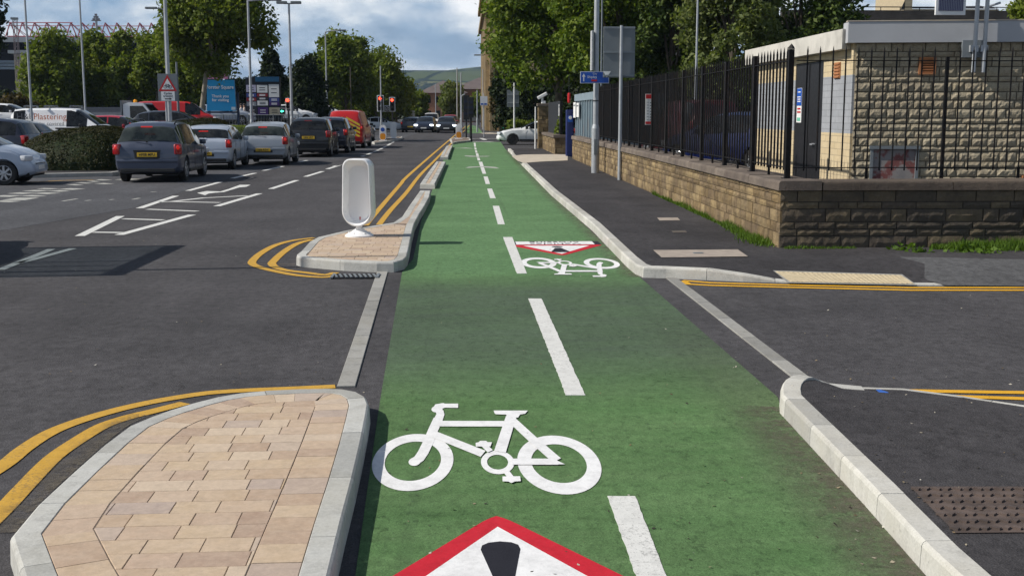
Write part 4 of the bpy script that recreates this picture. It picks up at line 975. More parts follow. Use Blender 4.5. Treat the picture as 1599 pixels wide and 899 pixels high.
# things behind the railings near the gateway
pm=thing('ticket_machine','tall dark blue ticket machine behind the far railings','machine',(4.17,47.3,.1))
mb=MB(); mb.box((0,0,.93),(.30,.4,1.86),bev=.03); mb.build('body',plain('navy_paint',(.01,.02,.11),.4),pm); MB().box((0,-.21,1.5),(.2,.02,.25)).build('screen',M['bluep'],pm); MB().lathe([(.07,-.01),(.07,.01)],20,(0,-.225,1.55),axis='Y').build('white_symbol',M['white'],pm)
for i,(px,py0,py1,Y) in enumerate(((900,160,184,46.2),(904.5,161,183,44.9),(874.5,163,182,50.6))):
    p=AT(px,(py0+py1)/2,Y); hh=(py1-py0)/1871*Y
    t=thing('notice',['white vertical notice further from the camera on the blue grey cabin','white vertical notice nearer the camera on the blue grey cabin','white vertical notice on the dark sheet metal fence'][i],'notice',(p[0] if i==2 else X0-.06,Y,p[2]))
    MB().box((-.04,0,0),(.02,.9,hh)).build('board',M['white'],t); MB().box((-.052,0,hh*.3),(.005,.7,.05)).build('notice_lines',M['galv_dark'],t)
p=AT(888.5,153,47); t=thing('hanging_sign','red cylindrical hanging sign above the ticket machine','sign',p); mb=MB(); mb.lathe([(.01,.2),(.055,.17),(.06,.0),(.06,-.15),(.04,-.2)],14); mb.build('body',M['redp'],t); MB().tube((0,0,.2),(0,0,.9),.012).build('hanger',M['black'],t)
p=AT(846,153,58.5); cc=thing('cctv_camera','white security camera perched above the stone pier','camera',p); cc.scale=(.62,)*3; mb=MB(); mb.box((.12,0,.12),(.85,.30,.26),rz=0,bev=.05); 
mb.xf(Matrix.Rotation(R(-28),4,'Y')); mb.build('housing',M['white_plastic'],cc); mb=MB(); mb.tube((.05,0,-.42),(.05,0,.05),.09); mb.box((.15,0,-.36),(.34,.25,.25),bev=.05); mb.build('mount',M['white_plastic'],cc)
column('thin_post','slim white post beside the stone gate pier','post',AT(836,230,57)[0],57,.1,AT(836,167,57)[2]-.1,.045,mat='white')
t=column('sign_post','slim white post in front of the grey backed sign under the trees','post',AT(803,205,73)[0],73,.05,AT(803,131,73)[2],.06,mat='white')
p=AT(801,154,73.2); bs2=thing('traffic_sign','dark grey sign back in the shade of the big tree','sign',(p[0],73.15,p[2])); MB().box((0,0,0),(.75,.03,1.05)).build('sign_plate',M['galv_dark'],bs2); MB().box((0,-.03,.25),(.7,.03,.04)).build('sign_rail',M['galv'],bs2); MB().box((0,-.03,-.25),(.7,.03,.04)).build('sign_rail',M['galv'],bs2)
# ---------------------------------------------------------------- vehicles
def lerpt(tab,t):
    if t<=tab[0][0]: return tab[0][1]
    for (a,b),(c,d) in zip(tab,tab[1:]):
        if t<=c: return b+(d-b)*((t-a)/(c-a) if c>a else 0)
    return tab[-1][1]
WH={}
def wheel(par,x,y,r,side,style=0,w=.2):
    """one road wheel: tyre with a spoked rim"""
    t=thing('wheel',None,None,(x,y,r)); t.parent=par
    key=(r,style,w,side)
    if key not in WH:
        mb=MB(); a=w/2; mb.lathe([(r*.62,-a*.9),(r*.9,-a),(r*.985,-a*.75),(r,-a*.3),(r,a*.3),(r*.985,a*.75),(r*.9,a),(r*.62,a*.9)],28,axis='X'); ty=mb.build('tyre',M['blackmatt'],t,smooth=40)
        mb=MB(); s=side; mb.lathe([(r*.66,s*a*.86),(r*.60,s*a*.98),(r*.56,s*a*.80),(r*.54,s*a*.25)],26,axis='X')
        ns=(5,7,6)[style%3]
        for i in range(ns):
            an=2*math.pi*i/ns; q=MB(); q.box((s*a*.80,0,r*.33),(.03,r*(.17 if style!=2 else .26),r*.5),bev=.004); q.xf(Matrix.Rotation(an,4,'X')); mb.add(q.v,q.f)
        mb.lathe([(r*.16,s*a*.6),(r*.16,s*a*.95),(r*.08,s*a*1.02)],12,axis='X')
        rm=mb.build('rim',M['rim'] if style<3 else M['black'],t)
        bk_=MB().lathe([(r*.58,s*a*.2),(r*.58,s*a*.24)],20,axis='X').build('brake_disc',M['dark_under'],t)
        WH[key]=(ty,rm,bk_)
    else:
        for o in WH[key]: c=o.copy(); COL.objects.link(c); c.parent=t
    return t
CARS={
 # top profile, belt line, fraction tables along the length from tail (0) to nose (1)
 'mpv':dict(L=4.36,W=1.77,H=1.62,top=[(0,.90),(.012,1.0),(.03,1.10),(.075,1.46),(.12,1.57),(.22,1.61),(.42,1.62),(.55,1.575),(.62,1.47),(.79,1.04),(.86,.97),(.95,.82),(.985,.66),(1,.5)],belt=[(0,.98),(.1,1.0),(.5,.95),(.78,.93),(.86,.90),(.95,.77),(1,.44)],gl=(.03,.085,.58,.785),side=[(.07,.20),(.225,.43),(.445,.68)],ax=(.18,.80)),
 'hatch':dict(L=4.2,W=1.77,H=1.46,top=[(0,.90),(.012,.98),(.03,1.04),(.10,1.31),(.14,1.37),(.25,1.44),(.42,1.46),(.52,1.43),(.58,1.36),(.755,1.0),(.84,.93),(.94,.78),(.985,.62),(1,.5)],belt=[(0,.95),(.1,.98),(.5,.91),(.76,.88),(.84,.86),(.94,.73),(1,.44)],gl=(.03,.105,.55,.75),side=[(.11,.21),(.225,.42),(.435,.66)],ax=(.175,.81)),
 'small':dict(L=3.78,W=1.70,H=1.53,top=[(0,.90),(.012,.98),(.03,1.05),(.09,1.36),(.13,1.45),(.25,1.51),(.42,1.53),(.54,1.49),(.60,1.42),(.79,1.02),(.87,.93),(.95,.78),(.985,.62),(1,.5)],belt=[(0,.96),(.1,1.0),(.5,.93),(.78,.90),(.86,.86),(.95,.72),(1,.44)],gl=(.03,.095,.575,.785),side=[(.09,.19),(.205,.43),(.445,.69)],ax=(.16,.81)),
 'suv':dict(L=4.5,W=1.82,H=1.66,top=[(0,.98),(.012,1.08),(.03,1.15),(.075,1.50),(.12,1.60),(.22,1.65),(.42,1.66),(.54,1.62),(.60,1.55),(.745,1.14),(.84,1.07),(.95,.95),(.985,.78),(1,.55)],belt=[(0,1.06),(.1,1.09),(.5,1.04),(.75,1.02),(.84,1.0),(.95,.89),(1,.5)],gl=(.03,.08,.565,.74),side=[(.08,.20),(.215,.41),(.425,.66)],ax=(.175,.81)),
 'sedan':dict(L=4.85,W=1.85,H=1.45,top=[(0,.86),(.012,.98),(.03,1.03),(.12,1.07),(.19,1.12),(.29,1.34),(.34,1.40),(.44,1.45),(.52,1.44),(.585,1.36),(.735,1.0),(.82,.94),(.93,.80),(.98,.64),(1,.5)],belt=[(0,.92),(.1,.98),(.19,.98),(.5,.94),(.74,.90),(.82,.87),(.93,.75),(1,.44)],gl=(.185,.30,.555,.73),side=[(.27,.335),(.345,.50),(.515,.68)],ax=(.195,.80)),
 'coupe':dict(L=4.6,W=1.84,H=1.38,top=[(0,.86),(.012,.95),(.03,.99),(.12,1.02),(.16,1.05),(.29,1.28),(.36,1.36),(.44,1.38),(.50,1.36),(.55,1.30),(.70,.97),(.80,.92),(.92,.80),(.975,.66),(1,.5)],belt=[(0,.9),(.1,.94),(.2,.94),(.5,.91),(.70,.88),(.80,.86),(.92,.75),(1,.44)],gl=(.165,.32,.525,.695),side=[(.30,.40),(.41,.64)],ax=(.185,.80)),
 'van':dict(L=4.4,W=1.80,H=1.82,top=[(0,1.0),(.010,1.4),(.02,1.62),(.05,1.77),(.12,1.81),(.40,1.82),(.56,1.80),(.63,1.70),(.80,1.16),(.86,1.08),(.94,.95),(.985,.75),(1,.55)],belt=[(0,1.02),(.1,1.06),(.5,1.06),(.8,1.04),(.86,1.01),(.94,.89),(1,.5)],gl=(.9,.9,.60,.795),side=[(.045,.15),(.52,.70)],ax=(.18,.80)),
 'bigvan':dict(L=5.0,W=1.95,H=1.98,top=[(0,1.05),(.008,1.5),(.018,1.76),(.045,1.93),(.12,1.97),(.45,1.98),(.62,1.95),(.69,1.84),(.84,1.26),(.89,1.15),(.95,1.02),(.985,.8),(1,.55)],belt=[(0,1.08),(.1,1.12),(.5,1.12),(.84,1.12),(.89,1.08),(.95,.95),(1,.5)],gl=(.9,.9,.66,.835),side=[(.60,.78)],ax=(.19,.83)),
}
def shell_mesh(sp,Wd):
    L,top,belt=sp['L'],sp['top'],sp['belt']
    ts=set(t for t,_ in top)|set(t for t,_ in belt)|{.006,.02,.05}
    for a,b in sp['side']: ts|={a,b}
    ts|=set(sp['gl']); 
    for a in sp['ax']: ts|={a-.09,a,a+.09}
    ts=sorted(ts); out=[]
    for t in ts:
        if not out or t-out[-1]>.004: out.append(t)
    ts=out
    rows=[]
    for t in ts:
        w=Wd/2*lerpt([(0,.90),(.006,.935),(.02,.965),(.06,.99),(.15,1),(.8,1),(.90,.965),(.96,.90),(.985,.82),(1,.70)],t)
        zt=lerpt(top,t); zb=lerpt([(0,.34),(.03,.25),(.1,.22),(.9,.2),(.97,.24),(1,.32)],t); be=min(lerpt(belt,t),zt-.02); g=zt-be; f=max(0,min(1,g/.5))
        wr=w*(.95-.20*f); y=(t-.5)*L
        b5=be-.03
        rows.append([(0,y,zb),(.82*w,y,zb),(.955*w,y,zb+.07),(.99*w,y,zb+.3*(b5-zb)),(1.0*w,y,zb+.62*(b5-zb)),(.985*w,y,b5),(.955*w,y,be+.02*f),
          (.955*w*.5+wr*.5,y,(be+zt)/2-.02*f),(wr,y,zt-.035-.045*f),(wr-.075-.02*f,y,zt-.018-.012*f),(wr*.5,y,zt-.004*f),(0,y,zt)])
    return ts,rows
_bodies={}
def car_body(kind,Wd=None):
    if kind in _bodies: return _bodies[kind]
    sp=CARS[kind]; Wd=sp['W']; ts,rows=shell_mesh(sp,Wd); k=len(rows[0]); n=len(rows)
    full=[r+[(-x,y,z) for x,y,z in r[-2:0:-1]] for r in rows]; m=len(full[0])
    v=[p for r in full for p in r]; f=[];info=[]
    for i in range(n-1):
        for j in range(m): f.append((i*m+j,(i+1)*m+j,(i+1)*m+(j+1)%m,i*m+(j+1)%m)); info.append((i,j))
    f+=[tuple(range(m)),tuple(range((n-1)*m,n*m))[::-1]]
    # glass
    def pick(fn,name):
        res=[]
        bm=bmesh.new(); vm={}
        for (i,j),q in zip(info,f):
            t=(ts[i]+ts[i+1])/2; jj=j if j<k-1 else m-1-j
            s=fn(t,jj,j<k-1)
            if s:
                try: bm.faces.new([vm.setdefault(a,bm.verts.new(v[a])) for a in q])
                except Exception: pass
        if not bm.faces: bm.free(); return None
        bm.normal_update(); bmesh.ops.inset_region(bm,faces=list(bm.faces),thickness=.035 if name!='side_window' else .028,use_even_offset=True)
        return bm
    gl=sp['gl']; G_={}
    def fin(bm,keepf):
        dl=[q for q in bm.faces if not keepf(q)]
    wins=[]
    def extract(fn,name):
        sel=[q for (i,j),q in zip(info,f) if fn((ts[i]+ts[i+1])/2,j if j<k-1 else m-1-j,j<k-1)]
        if not sel: return
        bm=bmesh.new(); vm={}
        for q in sel:
            for a in q:
                if a not in vm: vm[a]=bm.verts.new(v[a])
            bm.faces.new([vm[a] for a in q])
        bm.normal_update()
        r_=bmesh.ops.inset_region(bm,faces=list(bm.faces),thickness=.032,use_even_offset=True)
        bmesh.ops.delete(bm,geom=r_['faces'],context='FACES')
        bm.normal_update()
        for q in bm.verts: q.co+=q.normal*.006
        bm.verts.index_update(); wins.append((name,[tuple(q.co) for q in bm.verts],[tuple(a.index for a in q.verts) for q in bm.faces])); bm.free()
    extract(lambda t,j,r:gl[2]<t<gl[3] and j in(8,9,10),'windscreen')
    if gl[0]<.5: extract(lambda t,j,r:gl[0]<t<gl[1] and j in(8,9,10),'rear_window')
    for a,b in sp['side']:
        for sd in(True,False): extract(lambda t,j,r:a<t<b and j in(6,7) and r==sd,'side_window')
    # wheel arches cut out of the solid body
    me=bpy.data.meshes.new('tmp'); me.from_pydata(v,[],f); ob=bpy.data.objects.new('tmp',me); COL.objects.link(ob)
    r=.315 if kind not in('suv','bigvan','mpv') else .335
    mb=MB()
    for a in sp['ax']:
        for s in(-1,1): mb.lathe([(r*1.13,-.18),(r*1.13,.2)],28,(s*(Wd/2-.07),(a-.5)*sp['L'],r*1.02),axis='X')
    cut=mb.build('cut',None); md=ob.modifiers.new('b','BOOLEAN'); md.operation='DIFFERENCE'; md.object=cut; md.solver='EXACT'
    dg=bpy.context.evaluated_depsgraph_get(); me2=bpy.data.meshes.new_from_object(ob.evaluated_get(dg))
    bpy.data.objects.remove(ob); bpy.data.objects.remove(cut)
    me2.polygons.foreach_set('use_smooth',[True]*len(me2.polygons)); me2.set_sharp_from_angle(angle=R(32))
    _bodies[kind]=(me2,wins,ts,r); return _bodies[kind]
def car(name,kind,label,cat,loc,rz,paint,lit=True,style=0,front=False,plate=None,glass='glass',group=None,detail=2,trim=None,wiper=True,scale=1.0):
    sp=CARS[kind]; me,wins,ts,r=car_body(kind); L,Wd=sp['L'],sp['W']
    t=thing(name,label,cat,loc,rz,group); t.scale=(scale,)*3
    m2=me.copy(); m2.materials.clear(); m2.materials.append(paint); b=bpy.data.objects.new('body',m2); COL.objects.link(b); b.parent=t
    for nm,v,f in wins: MB().add(v,f).build(nm,M[glass],t,smooth=30)
    for i,a in enumerate(sp['ax']):
        for s in(-1,1): wheel(t,s*(Wd/2-.115),(a-.5)*L,r,s,style)
    MB().box((0,0,.27),(Wd*.84,L*.93,.12)).build('underbody',M['dark_under'],t)
    if detail<1: return t
    y0=-L/2; y1=L/2; zb=lerpt(sp['belt'],.02)
    # tail lamps wrap the rear corners
    vanlike=kind in('van','bigvan')
    for s in(-1,1):
        mb=MB(); hz=(.17 if not vanlike else .24); zc=zb-.10 if not vanlike else zb-.05
        mb.box((s*(Wd/2*.885),y0+.085,zc),(.20 if not vanlike else .13,.20,hz*2*.82),rz=s*R(24),bev=.035); tl_=mb.build('tail_light',M['lens_red'],t,smooth=40)
        if lit: MB().ell((s*(Wd/2*.90),y0+.01,zc+.05),(.065 if not vanlike else .05,.05,.07),10,6).build('lit_bulb',M['brake'],tl_,smooth=60)
    # boot lid seam, plate recess, bumper strip
    pz=zb-.24 if kind not in('small','hatch') else zb-.42
    if not vanlike:
        mb=MB(); mb.box((0,y0-.002,pz),(.66,.012,.19),bev=.004); mb.build('plate_recess',M['black'],t)
        if kind in('mpv',):
            mb=MB(); mb.add([(-.36,y0-.012,pz+.12),(.36,y0-.012,pz+.12),(.29,y0-.012,pz-.11),(-.29,y0-.012,pz-.11)],[(0,3,2,1)]); mb.build('plate_surround',M['black'],t)
    pl=MB().box((0,y0-.018,pz),(.52,.012,.112),bev=.003).build('number_plate',M['plate_y'],t)
    if plate: text('plate_text',plate,.105,M['ink'],pl,(0,y0-.0255,pz),sx=.9,bold=.002)
    mb=MB(); mb.box((0,y0+.03,.33),(Wd*.80,.10,.10),bev=.02); mb.build('rear_bumper_insert',M['black'] if trim!='body' else paint,t)
    mb=MB(); zsh=.58
    mb.box((0,y0+.045,zsh),(Wd*.915,.13,.11),bev=.035); mb.build('rear_bumper',paint,t,smooth=40)
    if detail>1:
        if not vanlike:
            mb=MB(); mb.box((0,y0+.10+.0*L,lerpt(sp['top'],.09)-.02 if kind!='sedan' else 1.0),(.30,.03,.035),bev=.008); mb.build('brake_light',M['brake'] if lit else M['lens_red'],t)
            mb=MB(); mb.tube((0,y0+.05,zb+.11),(-.36,y0+.10,zb+.15),.010,n=6); mb.lathe([(.025,-.02),(.025,.02)],10,(0,y0+.05,zb+.1),axis='Y'); mb.build('rear_wiper',M['black'],t)
        mb=MB(); mb.tube((0,-.1*L,sp['H']-.01),(0,-.16*L,sp['H']+.16),.006,n=5); mb.build('aerial',M['black'],t)
    for s in(-1,1):
        # headlamps, mirrors, door handles
        yh=y1-.10-.10; zh=lerpt(sp['belt'],.93)-.06
        mb=MB(); mb.box((s*(Wd/2*.80),yh-.0,zh),(.30,.24,.145),rz=-s*R(28),bev=.04); mb.build('headlight',M['headlamp'] if front else M['lampclear'],t,smooth=40)
        ym=(sp['side'][-1][1]-.045-.5)*L; zm=lerpt(sp['belt'],.65)+.09
        mb=MB(); mb.box((s*(Wd/2+.07),ym,zm),(.18,.10,.14),bev=.035); mb.build('mirror',paint if kind not in('van','bigvan') else M['black'],t,smooth=40)
        for a,bq in (sp['side'][1:] if len(sp['side'])>1 else sp['side']):
            mb=MB(); mb.box((s*(Wd/2*.985),((a+.03)-.5)*L,lerpt(sp['belt'],a)-.12),(.03,.16,.03),bev=.008); mb.build('door_handle',paint,t)
        if detail>1:
            mb=MB()
            for a in ([q[0] for q in sp['side'][1:]]+[sp['side'][-1][1]+.0]): mb.box((s*(Wd/2*.999),(a-.5-.006)*L,.62),(.006,.010,.62))
            mb.build('door_seam',M['black'],t)
        mb=MB(); mb.box((s*(Wd/2*.965),0,.285),(.05,L*.44,.10),bev=.015); mb.build('sill',M['black'],t)
    mb=MB(); mb.box((0,y1-.045,.46),(Wd*.50,.06,.20),bev=.02); mb.build('grille',M['black'],t)
    mb=MB(); mb.box((0,y1-.012,.44),(.52,.03,.11)); pf=mb.build('number_plate',M['plate_w'],t)
    return t
P_=dict(blue=carpaint('slate_blue_paint',(.055,.068,.105),.35),sil=carpaint('pale_silver_blue',(.42,.47,.55),.45),sil2=carpaint('silver_paint',(.30,.33,.37),.5),black=carpaint('black_paint',(.010,.011,.013)),navy=carpaint('navy_paint_car',(.010,.014,.030)),red=carpaint('red_van_paint',(.50,.012,.012)),darkred=carpaint('crimson_paint',(.36,.010,.022)),white=carpaint('white_car_paint',(.78,.79,.80)),grey=carpaint('dark_grey_paint',(.035,.042,.055),.3),silv=carpaint('light_silver_blue',(.38,.44,.54),.35),bright=carpaint('shaded_blue_paint',(.004,.010,.06)),shaded_red=carpaint('shaded_red_paint',(.075,.005,.007)),gold=carpaint('ochre_paint',(.35,.18,.02)))  # the yard cars' blue and red are darkened to carry tree shade
x,y=G(230,285); car('parked_car'.replace('parked_','hatchback_') if False else 'estate_car','mpv','slate blue people carrier with roof rails and lit brake lights, last in the queue','car',(x,y+2.0,0),R(2.0),P_['blue'],plate='HF08 MPU',glass='glass2')
mpv=[o for o in COL.objects if o.name=='estate_car'][0]
mb=MB()
for s in(-1,1): mb.path([(s*.62,-1.55,1.55),(s*.63,-1.35,1.64),(s*.63,.1,1.675),(s*.62,.45,1.60)],.022,8)
mb.build('roof_rail',M['black'],mpv)
x,y=G(331,266); car('hatchback_car','hatch','pale silver blue hatchback directly ahead of the slate blue people carrier','car',(x-.3,y+2.1,0),R(1.5),P_['sil'],style=1,plate='YK13 LBO')
x,y=G(410,258.5); car('hatchback_car','small','small silver hatchback with red stickers in its rear window, third in the queue','car',(x,y+1.9,0),R(1),P_['sil2'],style=2,plate='YJ06 KDX',glass='glass2')
x,y=G(481,246); car('suv_car','suv','black off roader behind the small silver hatchback, with a pale sticker by its rear corner','car',(x,y+2.2,0),R(1),P_['black'],lit=False,plate='LB56 VRT',group=None)
x,y=G(512,240); car('suv_car','suv','navy blue tall car in the queue between the black off roader and the red van','car',(x,y+2.3,0),R(0),P_['navy'],style=1)
x,y=G(540,232); rv=car('van','bigvan','red panel van with yellow chevrons on its back doors queuing at the lights','van',(x,y+2.5,0),R(-1),P_['red'])
mb=MB()
for s in(-1,1):
    for i in range(4):
        za=.55+i*.20; mb.add([(s*.80,-2.515,za),(s*.80,-2.515,za+.11),(s*.10,-2.515,za+.50),(s*.10,-2.515,za+.39)],[(0,1,2,3) if s<0 else (0,3,2,1)])
mb.build('chevrons',plain('chevron_yellow',(.75,.55,.03),.4),rv)
x,y=G(556,222); car('hatchback_car','hatch','dark grey car at the head of the queue, in front of the red van','car',(x,y+2.1,0),R(-2),P_['grey'],detail=1)
x,y=G(592,206); car('saloon_car','sedan','white saloon crossing the junction behind the traffic lights','car',(x,y,0),R(-90),P_['white'],lit=False,detail=1)
x,y=G(643,207); car('hatchback_car','hatch','dark car seen from behind, between the white saloon and the oncoming cars','car',(x,y+2,0),R(-4),P_['grey'],detail=1)
x,y=G(664,207.5); car('saloon_car','hatch','dark oncoming car with lit headlights, on the left of the oncoming pair','car',(x,y+2,0),R(176),P_['navy'],front=True,lit=False,detail=1,scale=1.02)
x,y=G(697,208.2); car('saloon_car','hatch','black oncoming car with bright lit headlights nearest the cycle lane','car',(x,y+2,0),R(180),P_['black'],front=True,lit=False,detail=1,scale=1.02)
x,y=G(673,202.5); car('van','van','white van half hidden behind the oncoming cars','van',(x,y+2,0),R(178),P_['white'],lit=False,detail=1)
x,y=G(703,203); car('hatchback_car','mpv','crimson car mostly hidden behind the black oncoming car','car',(x,y+2.5,0),R(180),P_['darkred'],lit=False,detail=1)
x,y=G(776,226.5); car('coupe_car','coupe','white coupe with black wheels nosing out past the stone gate pier','car',(x+2.3,y+.9,0),R(90),P_['white'],lit=False,style=3)
x,y=G(30,290); car('hatchback_car','small','light silver hatchback nosing in from the side road on the left edge','car',(x-1.62,y+.8,0),R(-86),P_['silv'],lit=False,style=1,scale=1.0)
# retail-park cars beyond the hedges, on ground that rises gently
def cz(y): return max(0,min(1.0,(y-43)/45.))*.75
def put(name,kind,label,cat,px,Y,rz,paint,**k):
    x=AT(px,176,Y)[0]; return car(name,kind,label,cat,(x,Y,cz(Y)+k.pop('dz',0)),R(rz),paint,lit=False,**k)
hv=put('van','van','white plasterers van with lettering on its side and roof bars, behind the dark hedge','van',110,48.5,-90,P_['white'],dz=.12)
pn_=plain('van_panel_grey',(.62,.64,.66),.4)
text('van_lettering','H&E',.34,plain('letter_grey',(.12,.12,.13),.5),hv,(.885,-1.50,1.47),(math.pi/2,0,math.pi/2),ext=.0008,sx=1.05)
text('van_lettering','Plastering',.34,plain('letter_orange',(.62,.14,.05),.5),hv,(.885,-.52,1.47),(math.pi/2,0,math.pi/2),ext=.0008,sx=.98)
text('van_lettering','All aspects covered',.21,bpy.data.materials['letter_grey'],hv,(.90,-.80,1.20),(math.pi/2,0,math.pi/2),ext=.0008,sx=1.0)
mb=MB()
for yy in(-1.55,-.75,.25): mb.tube((-.75,yy,1.90),(.75,yy,1.90),.025); mb.box((.72,yy,1.86),(.08,.06,.1)); mb.box((-.72,yy,1.86),(.08,.06,.1))
mb.build('roof_bar',M['galv_dark'],hv)
mb=MB(); mb.box((.905,.30,1.02),(.02,1.25,.06)); mb.build('door_rail',M['black'],hv)
put('suv_car','suv','black off roader parked at the left edge in front of the white van','car',-52,39.5,88,P_['navy'],detail=1,dz=.02)
put('hatchback_car','hatch','dark blue hatchback parked between the black off roader and the white plasterers van','car',-14,43.6,88,P_['grey'],detail=1,dz=.14)
put('hatchback_car','hatch','small white car far off at the left edge above the van','car',14,72,-92,P_['white'],detail=1,dz=.45)
put('hatchback_car','hatch','crimson hatchback parked beyond the white plasterers van','car',186,55,-92,P_['darkred'],detail=1,dz=.08)
rvan=put('van','bigvan','red panel van parked in the retail park behind the cycle warning sign','van',279,67,-84,P_['red'],detail=1,dz=.30,scale=.9)
put('hatchback_car','hatch','dark grey hatchback parked below the red retail park van','car',276,58,-86,P_['grey'],detail=1,dz=.25)
# flatbed truck
tx=AT(226,176,62)[0]; tr=thing('flatbed_truck','white cab flatbed truck with a long grey dropside body behind the crimson car','truck',(tx,62,cz(62)-.15),R(-90))
cb=MB(); prof=[(-.85,.55),(-.85,2.1),(-.55,2.2),(.15,2.18),(.75,1.45),(1.45,1.22),(1.62,.95),(1.66,.5)]
v=[(s*.90,y,z) for s in(-1,1) for y,z in prof]; k=len(prof); f=[(i,i+1,k+i+1,k+i) for i in range(k-1)]+[tuple(range(k))[::-1],tuple(range(k,2*k))]
cb.add(v,f).build('cab',P_['white'],tr)
for s in(-1,1): MB().add([(s*.906,-.50,1.38),(s*.906,.66,1.38),(s*.906,.16,2.02),(s*.906,-.50,2.02)],[(0,1,2,3) if s>0 else (0,3,2,1)]).build('side_window',M['glass'],tr)
MB().add([(-.72,.25,2.10),(.72,.25,2.10),(.80,.76,1.50),(-.80,.76,1.50)],[(0,1,2,3)]).build('windscreen',M['glass'],tr)
for yy in(-3.6,.85):
    for s in(-1,1): wheel(tr,s*.86,yy,.34,s,0)
MB().box((0,-2.7,1.25),(2.0,3.6,.9)).build('dropside_body',plain('grey_dropside',(.22,.23,.25),.6,var=.15),tr)
MB().box((0,-.92,1.55),(1.95,.08,1.5)).build('headboard',M['galv_dark'],tr)
MB().box((0,-2.0,.62),(.9,5.2,.2)).build('chassis',M['dark_under'],tr)
mb=MB(); mb.lathe([(.10,0),(.10,.1),(.05,.15)],12,(.2,-.4,2.2)); mb.build('beacon',M['orange_refl'],tr)
# long grey trailer roof seen beyond the van
gx=AT(140,176,72)[0]; gt=thing('box_trailer','long plain grey box trailer standing beyond the white plasterers van','trailer',(gx,72,cz(72)-.62),R(-90))
MB().box((0,0,1.55),(2.2,4.6,1.5),bev=.03).build('box_body',plain('grey_box',(.17,.175,.185),.6,var=.1),gt)
for yy in(-.5,.5):
    for s in(-1,1): wheel(gt,s*.95,yy,.33,s,0)
MB().box((0,2.9,.55),(.12,1.4,.12)).build('drawbar',M['galv_dark'],gt)
for i,(px,Y,k,pt,lb) in enumerate(((352,86,'hatch','sil','distant silver car under the blue totem sign'),(400,92,'hatch','grey','distant dark car behind the pedestrian guard rail'),(455,98,'hatch','white','distant white car right of the tall double lamp column'),(486,102,'mpv','sil2','distant silver people carrier above the black off roader'),(512,106,'hatch','white','distant white car behind the red queuing van'))):
    put('hatchback_car',k,lb,'car',px,Y,-90,P_[pt],detail=1,dz=.3)
# cars in the yard behind the railings
car('hatchback_car','hatch','bright blue hatchback parked behind the black railings','car',(6.6,28.2,.42),R(30),P_['bright'],lit=False,detail=1)
yv_=car('van','van','red and yellow van parked in the yard behind the railings, beyond the blue car','van',(6.9,36.5,.42),R(12),P_['shaded_red'],lit=False,detail=1)
MB().box((0,-2.215,.80),(1.5,.02,.30)).build('yellow_band',P_['gold'],yv_)
car('suv_car','suv','navy car parked against the brick building behind the railings','car',(9.2,27.6,.42),R(20),P_['navy'],lit=False,detail=1)
# pick-up added out of view, its rack shaped to cast the framed road shadow
pk=car('unseen_pickup','suv','unseen dark pickup with a tall rack, added to cast the framed road shadow','truck',(-8.15,15.0,0),R(0),P_['grey'],lit=False,detail=1)
mb=MB(); rx=-.02; zt=2.80
mb.box((.95,-.25,zt),(.05,3.1,.22))
for yy in(-1.78,-.86,-.42,1.28): mb.box((.95,yy,1.85),(.04,.05,1.9))
for yy in(-1.7,1.2): mb.box((.55,yy,1.65),(.84,.05,.05)); mb.tube((.2,yy,1.65),(.93,yy,2.7),.02)
mb.build('shadow_rack',M['galv_dark'],pk)
gn=N('shadow_tint_glass'); gn.col((.35,.38,.40)); gn.b.inputs['Transmission Weight'].default_value=1; gn.rough(0.0); gn.b.inputs['IOR'].default_value=1.02
tb_=gn.new('ShaderNodeBsdfTransparent'); tb_.inputs[0].default_value=(.62,.66,.68,1); gn.lk(tb_.outputs[0],gn.out.inputs['Surface'])
MB().box((.99,-.25,1.80),(.008,3.0,1.75)).build('shadow_sheet',gn.m,pk)  # added tinted sheet that part-darkens the inside of the framed shadow
# ---------------------------------------------------------------- left-hand verge, hedges
verge=struct(MB().prism([(-30,31),(-12.4,34.2),(-10.4,35),(-10.0,40),(-9.3,52),(-8.9,66),(-9.2,74),(-14,77),(-30,52)],-.05,.11).build('verge',M['asphalt_path']))
kvm=MB(); sweep(kvm,[(-30,30.9),(-12.4,34.1),(-10.35,34.9),(-9.95,40),(-9.25,52),(-8.85,66),(-9.1,74.2),(-14,77.2)],-.0,.14,.125,.914,side=1); kvm.build('kerb',M['kerb'],verge)
cp_=MB(); cp_.add([(-140,43,0.02),(-10.5,43.5,.02),(-16,88,.76),(-140,88,.76),(-140,170,.9),(-18,170,.9)],[(0,1,2,3),(3,2,5,4)]); struct(cp_.build('car_park',M['asphalt_old']))
rng=np.random.default_rng(11)
def leaf_quads(pos,size,outward,flat=.35,asp=.55,droop=0.0):
    n=len(pos); nr=rng.normal(size=(n,3)); nr/=np.linalg.norm(nr,axis=1)[:,None]; nm=nr*(1-flat)+outward*flat+np.array([0,0,.25]); nm/=np.linalg.norm(nm,axis=1)[:,None]
    a=np.cross(nm,rng.normal(size=(n,3))); a/=np.linalg.norm(a,axis=1)[:,None]
    if droop: a[:,2]-=droop; a/=np.linalg.norm(a,axis=1)[:,None]
    b=np.cross(nm,a); b/=np.linalg.norm(b,axis=1)[:,None]
    s=size*rng.uniform(.65,1.35,(n,1)); fold=nm*s*.12
    v=np.stack([pos-a*s*.5,pos+b*s*asp*.5+a*s*.05+fold,pos+a*s*.5,pos-b*s*asp*.5+a*s*.05+fold],1).reshape(-1,3)
    return v,np.arange(4*n).reshape(-1,4)
